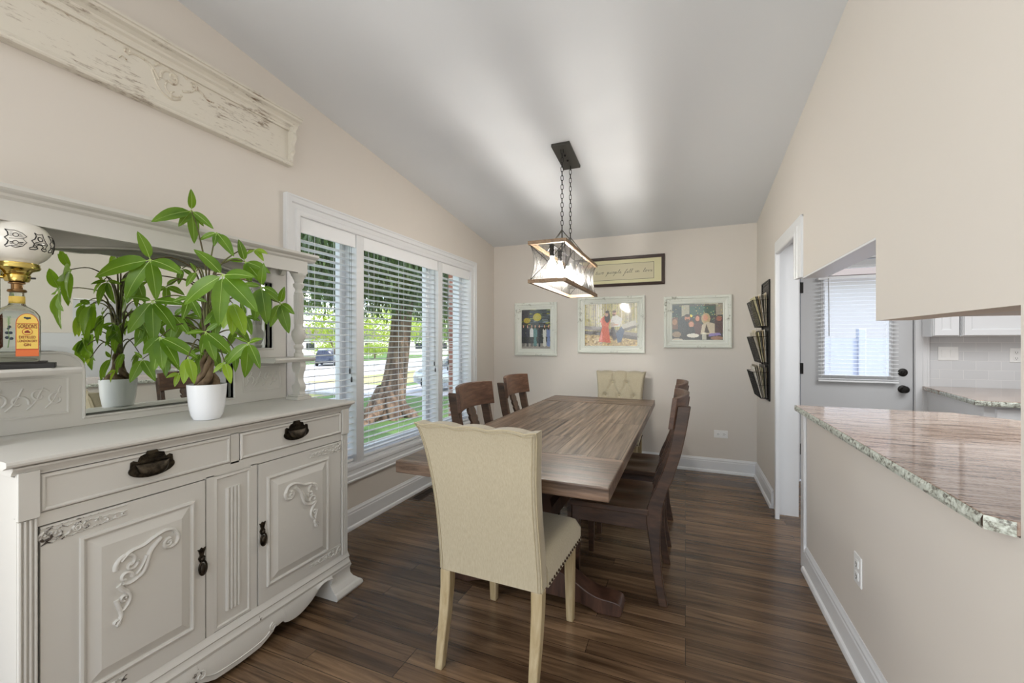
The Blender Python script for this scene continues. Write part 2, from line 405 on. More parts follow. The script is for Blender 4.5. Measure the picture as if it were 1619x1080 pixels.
def spline(P, n=8):
    """Catmull-Rom through points of any dimension"""
    P = [tuple(p) for p in P]; out = []
    Q = [P[0]] + P + [P[-1]]
    for i in range(1, len(Q) - 2):
        for k in range(n):
            t = k / n
            out.append(tuple(.5 * (2 * b + (c - a) * t + (2 * a - 5 * b + 4 * c - d) * t * t + (3 * b - a - 3 * c + d) * t ** 3)
                             for a, b, c, d in zip(Q[i - 1], Q[i], Q[i + 1], Q[i + 2])))
    out.append(P[-1]); return out

# ------------------------------------------------------------------ the room
XL, XR, YB = -2.15, 0.636, 4.64
YF = -3.3
def zc(y): return 2.444 + 0.1215 * (YB - y)
TW = .11   # thickness of the wall between dining room and kitchen
fl = MB(); fl.box(-2.35, 3.6, YF - .2, 4.66, -.12, 0); fl.build('floor', 'floor', smooth=0)['kind'] = 'structure'
c = MB(); c.prism([(YF - .2, zc(YF - .2)), (YB + .2, zc(YB + .2)), (YB + .2, zc(YB + .2) + .25), (YF - .2, zc(YF - .2) + .25)], 'x', -2.75, XR + TW)
c.build('ceiling', 'ceil', smooth=0)['kind'] = 'structure'
# left wall with the window opening
WY0, WY1, WZ0, WZ1 = 1.84, 4.035, .44, 2.065
def wallpiece(mb, x0, x1, y0, y1, z0, z1=None):
    if z1 is None: mb.prism([(y0, z0), (y1, z0), (y1, zc(y1)), (y0, zc(y0))], 'x', x0, x1)
    else: mb.box(x0, x1, y0, y1, z0, z1)
w = MB()
wallpiece(w, -2.37, XL, YF - .2, WY0, 0); wallpiece(w, -2.37, XL, WY1, YB + .12, 0)
wallpiece(w, -2.37, XL, WY0, WY1, WZ1); wallpiece(w, -2.37, XL, WY0, WY1, 0, WZ0)
w.build('wall_left', 'wall', smooth=0)['kind'] = 'structure'
# right wall: doorway, pass-through with stepped header, half wall
w = MB()
PY0, PY1, PYS = 1.195, 2.915, 1.905      # pass-through from PY0 to the doorway, header steps at PYS
DY0, DY1, DZ = 2.915, 3.70, 2.045
wallpiece(w, XR, XR + TW, YF - .2, PY0, 0)
wallpiece(w, XR, XR + TW, PY0, PYS, 1.375); wallpiece(w, XR, XR + TW, PYS, PY1, 1.677)
wallpiece(w, XR, XR + TW, DY0, DY1, DZ); wallpiece(w, XR, XR + TW, DY1, YB, 0)
wallpiece(w, XR, XR + TW, PY0, PY1 - .03, 0, .896)
w.build('wall_right', 'wall', smooth=0)['kind'] = 'structure'
w = MB(); w.box(XL, XR, YB, YB + .12, 0, zc(YB) + .02); w.build('wall_back', 'wall', smooth=0)['kind'] = 'structure'
# living room wall behind the camera, with the opening of its big window
w = MB(); w.box(-2.15, -2.0, YF - .15, YF, 0, 3.37); w.box(.5, XR, YF - .15, YF, 0, 3.37)
w.box(-2.0, .5, YF - .15, YF, 0, .6); w.box(-2.0, .5, YF - .15, YF, 2.9, 3.37)
w.build('wall_front', 'wall', smooth=0)['kind'] = 'structure'
# kitchen shell
KX0, KX1, KZ = XR + TW, 3.5, 2.44
w = MB()
w.box(KX0, .985, YB, YB + .12, 0, KZ); w.box(.985, 1.81, YB, YB + .12, 2.04, KZ); w.box(1.81, 1.90, YB, YB + .12, 0, KZ)
w.build('wall_kitchen_back', 'kwall', smooth=0)['kind'] = 'structure'
w = MB(); w.box(1.90, KX1, YB, YB + .12, 0, KZ); w.build('wall_kitchen_tile', 'tile', smooth=0)['kind'] = 'structure'
w = MB(); w.box(KX1, KX1 + .1, .3, YB, 0, KZ); w.build('wall_kitchen_right', 'kwall', smooth=0)['kind'] = 'structure'
w = MB(); w.box(KX0, KX1, .2, .3, 0, KZ); w.build('wall_kitchen_front', 'kwall', smooth=0)['kind'] = 'structure'
w = MB(); w.box(KX0, KX1 + .1, .2, YB + .12, KZ, KZ + .1); w.build('ceiling_kitchen', 'ceil', smooth=0)['kind'] = 'structure'

li = MB(); li.box(XR + .0, XR + TW, PYS + .001, DY0 + .012, 1.668, 1.6765); o_ = li.build('trim_3', 'trim', None, smooth=0); o_['kind'] = 'structure'
# baseboards
BP = [(0, 0), (.030, 0), (.030, .010), (.026, .022), (.017, .028), (.016, .105), (.013, .112), (.013, .122), (.007, .132), (.004, .140), (0, .140)]
def base(name, side, lo, hi):
    m = MB()
    if side == 'L': m.prism([(XL + a, b) for a, b in BP], 'y', lo, hi)
    if side == 'R': m.prism([(XR - a, b) for a, b in BP], 'y', lo, hi)
    if side == 'B': m.prism([(YB - a, b) for a, b in BP], 'x', lo, hi)
    o = m.build(name, 'trim', smooth=0); o['kind'] = 'structure'; return o
base('baseboard_left', 'L', YF, YB); base('baseboard_back', 'B', XL, XR)
base('baseboard_right', 'R', YF, 2.835); base('baseboard_right_far', 'R', 3.80, YB)

# doorway casing + jamb
CP = [(0, 0), (0, .011), (.012, .015), (.05, .016), (.056, .021), (.082, .023), (.088, .027), (.1, .027), (.105, .022), (.105, 0)]
d = struct('trim_1')
m = MB(); m.molding(xplane_n(XR), [(DY1 - .01, 0), (DY1 - .01, DZ), (DY0 + .01, DZ), (DY0 + .01, 1.677)][::-1], [(-o, p) for o, p in CP][::-1] if False else [(o, p) for o, p in CP], closed=False)
m.build('casing', 'trim', d, smooth=20)
m = MB(); m.box(XR - .002, XR + TW + .03, DY1 - .012, DY1, 0, DZ); m.box(XR - .002, XR + TW + .03, DY0 - .0, DY1, DZ - .012, DZ)
m.box(XR - .002, XR + TW + .03, DY0, DY0 + .012, 1.677, DZ)
m.build('jamb', 'trim', d, smooth=0)
# end board and casing of the half wall
e = struct('trim_2')
m = MB(); m.box(XR - .004, XR + TW + .01, PY1 - .03, PY1 - .012, 0, .896); m.build('end_board', 'trim', e, smooth=0)
m = MB(); m.box(XR - .016, XR - .001, 2.835, PY1 - .012, 0, .896); m.build('end_casing', 'trim', e, smooth=0, bevel=.003)

# ------------------------------------------------------------------ dining window
win = struct('window_1')
WC = [(0, 0), (0, .014), (.010, .018), (.03, .018), (.038, .012), (.062, .014), (.068, .024), (.094, .026), (.100, .030), (.108, .030), (.108, 0)]
m = MB(); m.molding(xplane(XL), rect(WY0 + .012, WY1 - .012, WZ0, WZ1 - .01), WC); m.build('casing', 'trim', win, smooth=20)
m = MB()   # jamb liner
for a, b, cc, dd in ((WY0, WY0 + .012, WZ0, WZ1), (WY1 - .012, WY1, WZ0, WZ1), (WY0, WY1, WZ1 - .012, WZ1), (WY0, WY1, WZ0, WZ0 + .012)):
    m.box(-2.36, XL + .001, a, b, cc, dd)
m.build('jamb', 'trim', win, smooth=0)
for y in (2.327, 3.392):
    m = MB(); m.box(-2.33, XL + .004, y, y + .074, WZ0 + .012, WZ1 - .012); m.build('mullion', 'trim', win, smooth=0, bevel=.003)
units = [(WY0 + .012, 2.327), (2.401, 3.392), (3.466, WY1 - .012)]
for a, b in units:
    m = MB(); m.molding(xplane(-2.30), rect(a + .042, b - .042, WZ0 + .058, WZ1 - .055), [(0, 0), (0, .04), (.012, .048), (.046, .048), (.046, 0)])
    sa = m.build('sash', 'trim', win, smooth=20)
    m = MB(); m.box(-2.287, -2.283, a + .035, b - .035, WZ0 + .05, WZ1 - .05); m.build('pane', 'glass', sa, smooth=0)
# blinds, one in each opening
bl_lab = ['white slatted blind in the left window bay behind the sideboard column', 'white slatted blind in the wide middle window bay', 'white slatted blind in the narrow window bay nearest the back wall']
for k, (a, b) in enumerate(units):
    t = thing('window_blind', bl_lab[k], 'blind', (-2.195, (a + b) / 2, WZ0 + .014), group='blinds of the dining window')
    hw = (b - a) / 2 - .004; ztop = WZ1 - WZ0 - .026
    m = MB(); m.box(.030, .044, -hw - (.02 if k else 0), hw, ztop - .092, ztop); m.box(-.03, .03, -hw, hw, ztop - .05, ztop); m.build('valance', 'blind', t, smooth=0, bevel=.003)
    m = MB(); n = int((ztop - .12) / .0445)
    for i in range(n):
        z = .045 + i * .0445
        T = Matrix.Translation((0, 0, z)) @ Matrix.Rotation(math.radians(-5), 4, 'Y')
        m.prism([(-.024, -.0035), (-.012, -.0008), (0, 0), (.012, -.0008), (.024, -.0035), (.024, -.001), (.012, .0017), (0, .0025), (-.012, .0017), (-.024, -.001)], 'y', -hw, hw, T)
    m.build('slats', 'blind', t, smooth=40)
    m = MB(); m.box(-.025, .025, -hw, hw, .003, .021); m.build('bottom_rail', 'blind', t, smooth=0, bevel=.003)
    m = MB(); L = 2 if k != 1 else 3
    for i in range(L):
        y = -hw + .13 + (2 * hw - .26) * i / (L - 1)
        for x in (-.026, .026): m.tube([(x, y, .01), (x, y, ztop - .04)], .0011, 4)
    m.build('ladder_cords', 'blind', t, smooth=0)
    m = MB(); yy = hw - .03
    for j, zz in ((0, .60), (.016, .66)):
        m.tube([(.034, -yy + .08 + j if k == 2 else yy - j, ztop - .06), (.036, -yy + .08 + j if k == 2 else yy - j, zz)], .0012, 4)
        m.lathe([(.003, 0), (.006, -.012), (.006, -.035), (.002, -.04)], (.036, -yy + .08 + j if k == 2 else yy - j, zz), 8)
    m.build('pull_cord', 'slot', t)

# ------------------------------------------------------------------ kitchen door with its blind
kd = struct('door_1')
X0, X1, KY = .993, 1.803, YB
m = MB(); m.molding(yplane_n(KY - .0), rect(1.16, 1.655, .985, 1.93), [(0, -.045), (0, 0), (-.0, .0)] if False else [(0, -.045), (0, .0), (.10, .0), (.10, -.045)])
# slab as stiles and rails around the lite
m = MB(); m.box(X0, 1.15, KY + .005, KY + .05, .01, 2.03); m.box(1.665, X1, KY + .005, KY + .05, .01, 2.03)
m.box(1.15, 1.665, KY + .005, KY + .05, .01, .975); m.box(1.15, 1.665, KY + .005, KY + .05, 1.98, 2.03)
m.build('slab', 'door', kd, smooth=0)
m = MB(); m.molding(yplane_n(KY + .005), rect(1.175, 1.64, 1.0, 1.955), [(0, 0), (0, .012), (.012, .014), (.02, .006), (.027, .004), (.027, 0)]); m.build('lite_frame', 'trim', kd, smooth=20)
m = MB(); m.box(1.15, 1.665, KY + .025, KY + .03, .975, 1.98); m.build('pane', 'glass', kd, smooth=0)
m = MB(); m.molding(yplane_n(KY), [(X1 + .012, 0), (X1 + .012, 2.04), (X0 - .01, 2.04), (X0 - .01, 0)], [(o * .85, p) for o, p in CP], closed=False); m.build('casing', 'trim', kd, smooth=20)
for z, nm in ((1.033, 'deadbolt'), (.888, 'knob')):
    m = MB(); T = Matrix.Translation((1.735, KY + .005, z)) @ Matrix.Rotation(R90, 4, 'X')
    m.lathe([(.034, 0), (.034, .006), (.028, .011), (.016, .013), (.012, .03) if nm == 'knob' else (.014, .016), (.026, .042) if nm == 'knob' else (.012, .018), (.030, .052) if nm == 'knob' else (.01, .02), (.024, .064) if nm == 'knob' else (.006, .021), (0, .068) if nm == 'knob' else (0, .021)], n=20, T=T)
    m.build(nm, 'black', kd)
for z in (1.80, 1.05, .30):
    m = MB(); m.tube([(X0 - .002, KY - .004, z - .05), (X0 - .002, KY - .004, z + .05)], .008, 8); m.box(X0 - .01, X0 + .02, KY - .001, KY + .006, z - .05, z + .05); m.build('hinge', 'black', kd)
t = thing('door_blind', 'white mini blind hanging over the glass of the grey kitchen door', 'blind', (1.407, KY - .03, .93))
m = MB(); m.box(-.29, .29, -.014, .014, .93, .955); m.build('headrail', 'blind', t, smooth=0, bevel=.002)
m = MB()
for i in range(26):
    z = .035 + i * .0347
    m.prism([(-.0125, -.001), (0, .001), (.0125, -.001), (.0125, .0006), (0, .0026), (-.0125, .0006)], 'x', -.285, .285, Matrix.Translation((0, 0, z)) @ Matrix.Rotation(math.radians(8), 4, 'X'))
m.build('slats', 'blind', t, smooth=40)
m = MB(); m.box(-.287, .287, -.012, .012, .008, .022); m.build('bottom_rail', 'blind', t, smooth=0, bevel=.002)
m = MB()
for x in (-.2, .2): m.tube([(x, -.014, .015), (x, -.014, .94)], .0009, 4); m.tube([(x, .014, .015), (x, .014, .94)], .0009, 4)
m.build('ladder_cords', 'blind', t)
m = MB(); m.tube([(-.215, -.022, .94), (-.212, -.026, .42)], .0035, 6); m.build('tilt_wand', 'nickel', t)

# ------------------------------------------------------------------ kitchen furniture
t = tag(MB().prism([(.595, 2.912), (.595, 1.225), (.632, 1.197), (1.50, 1.197), (1.50, 2.70), (1.29, 2.912)], 'z', .898, .928).build('peninsula_countertop', 'granite', None, smooth=0, bevel=.003),
    'polished brown-beige granite countertop on the half wall of the pass-through', 'countertop')
m = MB(); rnd = random.Random(4)
def rough_edge(p0, p1, n, z0, z1, nx, ny):
    vs = []; fs = []
    for i in range(n + 1):
        u = i / n
        for j, zz in enumerate((z0, z0 + (z1 - z0) * .3, z0 + (z1 - z0) * .7, z1)):
            o = (.002 + rnd.random() * .004) if j in (1, 2) else (.001 if j == 3 else .0015)
            vs.append((p0[0] + (p1[0] - p0[0]) * u + nx * o, p0[1] + (p1[1] - p0[1]) * u + ny * o, zz))
    for i in range(n):
        for j in range(3): fs.append((i * 4 + j, (i + 1) * 4 + j, (i + 1) * 4 + j + 1, i * 4 + j + 1))
    m.add(vs, fs)
rough_edge((.594, 2.912), (.594, 1.225), 150, .897, .9275, -1, 0)
rough_edge((.594, 1.225), (.631, 1.196), 4, .897, .9275, -.6, -.8)
m.build('chiselled_edge', 'granite_e', t, smooth=0)['label'] = 'pale speckled chiselled stone edge'
bc = thing('peninsula_cabinet', 'white base cabinet under the granite peninsula on the kitchen side', 'cabinet', (1.0, 2.0, 0))
MB().box(XR + TW + .002, 1.30, 1.3, 2.86, .09, .897).build('body', 'cab', bc, world=True, smooth=0)
MB().box(XR + TW + .002, 1.24, 1.35, 2.80, 0, .09).build('plinth', 'cab', bc, world=True, smooth=0)
# cabinet box above the peninsula
hc = thing('hanging_cabinet', 'cabinet box hanging over the peninsula behind the lowered header', 'cabinet', (.9, 1.55, 1.385))
MB().box(XR + TW + .002, 1.08, 1.20, 1.90, 1.385, 2.43).build('body', 'kwall', hc, world=True, smooth=0)
# counter run by the tiled wall
t = tag(MB().prism([(1.86, 4.635), (1.735, 3.66), (1.79, 3.615), (2.9, 3.60), (2.9, 4.635)], 'z', .888, .922).build('kitchen_countertop', 'granite', None, smooth=0, bevel=.004),
    'granite countertop with clipped corner below the tiled kitchen wall', 'countertop')
m = MB(); rough_edge((1.86, 4.60), (1.734, 3.66), 60, .888, .92, -1, 0); rough_edge((1.734, 3.66), (1.79, 3.614), 5, .888, .92, -.6, -.8); rough_edge((1.79, 3.614), (2.9, 3.599), 70, .888, .92, 0, -1)
m.build('chiselled_edge', 'granite_e', t, smooth=0)
bc = thing('base_cabinet', 'white base cabinet with a drawer under the far kitchen counter', 'cabinet', (2.2, 4.1, 0))
MB().prism([(1.89, 4.63), (1.775, 3.66), (2.9, 3.66), (2.9, 4.63)], 'z', .09, .887).build('body', 'cab', bc, world=True, smooth=0)
MB().box(1.95, 2.85, 3.72, 4.6, 0, .09).build('plinth', 'cab', bc, world=True, smooth=0)
m = MB(); m.molding(yplane_n(3.66), rect(1.85, 2.40, .76, .85), [(0, 0), (0, .016), (.02, .018), (.02, 0)]); m.box(1.84, 2.41, 3.645, 3.66, .75, .86)
dr = m.build('drawer', 'cab', bc, world=True, smooth=20)
m = MB(); m.tube([(1.94, 3.615, .81), (2.12, 3.615, .81)], .005, 8); m.bar((1.96, 3.645, .81), (1.96, 3.615, .81), .006); m.bar((2.10, 3.645, .81), (2.10, 3.615, .81), .006)
m.build('bar_pull', 'nickel', dr, world=True)
m = MB(); m.molding(yplane_n(3.66), rect(1.88, 2.37, .2, .66), [(0, .006), (.02, .016), (.05, .018), (.05, 0), (0, 0)]); m.box(1.83, 2.42, 3.655, 3.66, .13, .72); m.build('door', 'cab', bc, world=True, smooth=20)
for i, (a, b, lb) in enumerate(((1.852, 2.02, 'narrow white upper cabinet next to the kitchen door casing'), (2.032, 2.80, 'wide white upper cabinet over the tiled kitchen wall'))):
    uc = thing('upper_cabinet', lb, 'cabinet', ((a + b) / 2, 4.5, 1.34), group='white upper cabinets on the tiled wall')
    MB().box(a, b, 4.47, YB - .001 if a > 1.9 else YB - .03, 1.34, 2.3).build('body', 'cab', uc, world=True, smooth=0)
    m = MB(); m.box(a + .004, b - .004, 4.452, 4.468, 1.345, 2.29)
    m.molding(yplane_n(4.452), rect(a + .06, b - .06, 1.40, 2.24), [(0, 0), (0, .004), (.008, .010), (.05, .012), (.052, 0)])
    m.build('door', 'cab', uc, world=True, smooth=20)
def outlet(name, label, cat, loc, rz, w, h, kind):
    """wall plate facing local -Y"""
    t = thing(name, label, cat, loc, rz)
    MB().box(-w / 2, w / 2, -.006, 0, -h / 2, h / 2).build('plate', 'plate', t, smooth=0, bevel=.003)
    if kind == 'duplex_h': cs = [(-w * .22, 0), (w * .22, 0)]
    elif kind == 'duplex_v': cs = [(0, h * .2), (0, -h * .2)]
    else: cs = [(-w * .21, 0), (w * .21, 0)]
    for x, z in cs:
        if kind == 'switch': MB().prism([(-.0065, z - .032), (-.011, z + .032), (0, z + .032), (0, z - .032)], 'x', x - .016, x + .016).build('switch', 'plate', t, smooth=0, bevel=.001); continue
        a, b = (.016, .016)
        r = MB().box(x - a, x + a, -.009, -.005, z - b, z + b).build('receptacle', 'plate', t, smooth=0, bevel=.002)
        m = MB()
        if kind == 'duplex_h':
            m.box(x - .006, x + .006, -.0095, -.0088, z + .005, z + .0075); m.box(x - .006, x + .006, -.0095, -.0088, z - .0075, z - .005); m.sphere((x + .011, -.009, z), .0025, 6)
        else:
            m.box(x + .005, x + .0075, -.0095, -.0088, z - .006, z + .006); m.box(x - .0075, x - .005, -.0095, -.0088, z - .006, z + .006); m.sphere((x, -.009, z - .011), .0025, 6)
        m.build('slots', 'slot', r, smooth=0)
    return t
outlet('wall_outlet', 'white horizontal outlet low on the back wall', 'outlet', (.325, YB, .383), 0, .123, .075, 'duplex_h')
outlet('wall_outlet', 'white outlet on the half wall under the granite counter', 'outlet', (XR, 2.065, .395), -R90, .075, .12, 'duplex_v')
outlet('light_switch', 'white double rocker switch on the kitchen tile', 'switch', (2.03, YB, 1.20), 0, .13, .115, 'switch')
outlet('wall_outlet', 'white outlet on the kitchen tile at the edge of the pass-through', 'outlet', (2.44, YB, 1.19), 0, .075, .115, 'duplex_v')
t = thing('floor_vent', 'brown slotted floor register by the baseboard under the window', 'vent', (-2.055, 3.03, 0))
m = MB(); m.molding(lambda a, b, p: (a, b, p), rect(-.035, .035, -.13, .13), [(0, 0), (0, .003), (.02, .002), (.022, 0)]); m.box(-.035, .035, -.002, .002, 0, .003); m.build('frame', 'vent', t)
m = MB(); m.box(-.035, .035, -.13, .13, .0002, .0008); m.build('well', 'ink', t, smooth=0)
m = MB()
for i in range(-7, 8): m.box(-.035, .035, i * .0165 - .002, i * .0165 + .002, .0008, .0022)
m.build('louvers', 'vent', t, smooth=0)

# ------------------------------------------------------------------ dining table
TX0, TX1, TY0, TY1, TZ = -1.215, -.258, 1.56, 4.08, .762
tb = thing('dining_table', 'long rustic dark-brown plank trestle dining table with breadboard ends', 'table', (-.737, 2.82, 0))
m = MB(); m.box(TX0, TX1, TY0 + .40, TY1 - .40, TZ - .055, TZ)
m.build('tabletop', 'table', tb, world=True, smooth=0, bevel=.005)
for a, b in ((TY0, TY0 + .397), (TY1 - .397, TY1)):
    MB().box(TX0, TX1, a, b, TZ - .055, TZ).build('end_board', 'tablex', tb, world=True, smooth=0, bevel=.005)
MB().box(TX0 + .12, TX1 - .12, TY0 + .25, TY1 - .25, TZ - .10, TZ - .055).build('apron', 'dark', tb, world=True, smooth=0)
foot = [(0, .17), (.14, .165), (.22, .135), (.29, .095), (.35, .075), (.42, .07), (.455, .058), (.465, .03), (.455, .006), (.43, 0), (.35, 0), (.32, .012), (.24, .03), (.12, .035), (0, .035)]
foot = spline(foot[:8], 4) + spline(foot[8:], 3)
for y in (2.07, 3.56):
    m = MB(); m.prism([(-.737 + a, b) for a, b in foot], 'y', y - .055, y + .055); m.prism([(-.737 - a, b) for a, b in foot], 'y', y - .055, y + .055)
    m.build('foot', 'dark', tb, world=True, smooth=40, bevel=.004)
    m = MB(); m.lathe([(r * 1.414, z) for r, z in [(.085, .165), (.085, .21), (.07, .22), (.055, .25), (.06, .30), (.075, .36), (.08, .42), (.07, .48), (.05, .53), (.06, .55), (.06, .57), (.085, .59), (.085, .64)]], (0, 0, 0), 4, T=Matrix.Translation((-.737, y, 0)) @ Matrix.Rotation(PI / 4, 4, 'Z'))
    m.build('pedestal', 'dark', tb, world=True, smooth=30, bevel=.004)
    m = MB(); m.prism([(-.737 + sx * a, .64 + b) for sx, a, b in ((1, 0, 0), (1, .2, 0), (1, .30, .012), (1, .36, .025), (-1, .36, .025), (-1, .30, .012), (-1, .2, 0))], 'y', y - .05, y + .05)
    m.build('top_bearer', 'dark', tb, world=True, smooth=0, bevel=.004)
MB().box(-.767, -.707, 2.07, 3.56, .26, .35).build('stretcher', 'dark', tb, world=True, smooth=0, bevel=.005)

# ------------------------------------------------------------------ wooden chairs (front = local +Y)
def chair():
    t = thing('dining_chair', '', 'chair')
    post = spline([(-.235, 0), (-.212, .12), (-.198, .25), (-.190, .38), (-.192, .46), (-.215, .54), (-.250, .63), (-.285, .74), (-.310, .86), (-.330, .985)], 4)
    for sx in (-1, 1):
        m = MB(); vs = []; fs = []
        x0, x1 = sx * .185, sx * .220
        for i, (y, z) in enumerate(post):
            hw = .020 + .014 * math.exp(-((z - .45) / .14) ** 2) + (.004 if z > .6 else 0) + .006 * min(1, z)
            for x in (x0, x1):
                for q in (-1, 1): vs.append((x + sx * .012 * (1 - min(1, z / .4)), y + q * hw, z))
        for i in range(len(post) - 1):
            a, b = i * 4, i * 4 + 4
            for p, q in ((0, 1), (1, 3), (3, 2), (2, 0)): fs.append((a + p, a + q, b + q, b + p))
        n = len(vs); fs += [(0, 1, 3, 2), (n - 4, n - 3, n - 1, n - 2)]
        m.add(vs, fs).build('back_post', 'chair', t, smooth=40, bevel=.004)
    for sx in (-1, 1):
        m = MB(); vs = []
        for z, w in ((0, .015), (.40, .021), (.43, .021)):
            vs += [(sx * .195 + a * w, .205 + b * w, z) for a, b in ((-1, -1), (1, -1), (1, 1), (-1, 1))]
        m.add(vs, [(0, 1, 2, 3), (8, 9, 10, 11)] + [(k * 4 + i, k * 4 + (i + 1) % 4, k * 4 + 4 + (i + 1) % 4, k * 4 + 4 + i) for k in (0, 1) for i in range(4)])
        m.build('front_leg', 'chair', t, smooth=0, bevel=.003)
    def seat(u, v):
        x = -.225 + .45 * u; y = -.165 + .40 * v
        return (x * (1 + .03 * v), y, .462 - .012 * math.exp(-((u - .3) / .16) ** 2) * math.sin(PI * min(1, v * 1.1)) - .012 * math.exp(-((u - .7) / .16) ** 2) * math.sin(PI * min(1, v * 1.1)))
    m = MB(); m.grid(seat, 20, 14); k = len(m.v); m.add([(p.x, p.y, .432) for p in m.v], [f[::-1] for f in m.f])
    w = 21
    edge = [i for i in range(21)] + [j * w + 20 for j in range(1, 15)] + [14 * w + i for i in range(19, -1, -1)] + [j * w for j in range(13, 0, -1)]
    for a, b in zip(edge, edge[1:] + edge[:1]): m.f.append([a, b, b + k, a + k])
    m.build('seat', 'chair', t, smooth=40, bevel=.004)
    m = MB(); m.box(-.215, -.190, -.17, .2, .355, .432); m.box(.190, .215, -.17, .2, .355, .432); m.box(-.19, .19, .195, .22, .355, .432); m.box(-.19, .19, -.20, -.175, .355, .432)
    m.build('seat_rail', 'chair', t, smooth=0, bevel=.003)
    m = MB(); vs = []; fs = []; n = 20
    for i in range(n + 1):
        u = -1 + 2 * i / n; x = .235 * u; yc = -.268 - .056 * (1 - u * u)
        zt = 1.026 + .006 * (1 - u * u); zb = .872 + .004 * (1 - u * u)
        vs += [(x, yc + .012, zb), (x, yc + .012 - .02, zt), (x, yc - .012 - .02, zt), (x, yc - .012, zb)]
    for i in range(n):
        for p in range(4): fs.append((i * 4 + p, i * 4 + (p + 1) % 4, i * 4 + 4 + (p + 1) % 4, i * 4 + 4 + p))
    fs += [(0, 1, 2, 3), (n * 4, n * 4 + 1, n * 4 + 2, n * 4 + 3)]
    m.add(vs, fs).build('crest_rail', 'chairx', t, smooth=40, bevel=.003)
    rows = [(.440, .075), (.475, .080), (.51, .060), (.54, .050), (.60, .036), (.66, .030), (.72, .034), (.755, .046), (.775, .050), (.785, .038), (.80, .048), (.815, .050), (.825, .038), (.84, .048), (.858, .046), (.87, .038), (.895, .044)]
    m = MB(); vs = []; fs = []
    for z, hw in rows:
        y = -.175 - .05 * ((z - .44) / .2) if z < .64 else -.225 - .10 * ((z - .64) / .26)
        y = -.178 - (z - .44) * .335
        vs += [(-hw, y + .009, z), (hw, y + .009, z), (hw, y - .009, z), (-hw, y - .009, z)]
    for i in range(len(rows) - 1):
        for p in range(4): fs.append((i * 4 + p, i * 4 + (p + 1) % 4, i * 4 + 4 + (p + 1) % 4, i * 4 + 4 + p))
    n = len(rows) - 1; fs += [(0, 1, 2, 3), (n * 4, n * 4 + 1, n * 4 + 2, n * 4 + 3)]
    m.add(vs, fs).build('splat', 'chair', t, smooth=20, bevel=.002)
    return t
ch = chair(); g = 'wooden chairs along the table sides'
ch.location = (-.335, 2.415, 0); ch.rotation_euler = (0, 0, R90); ch['label'] = 'dark wooden chair on the pass-through side of the table, nearer the camera'; ch['group'] = g
copy_tree(ch, (-.335, 3.065, 0), R90, 'dark wooden chair on the pass-through side of the table, farther from the camera')
copy_tree(ch, (-.97, 2.425, 0), -R90, 'brown wooden chair on the window side, just behind the big linen chair')
copy_tree(ch, (-.97, 3.14, 0), -R90, 'brown wooden chair on the window side, nearer the back wall')

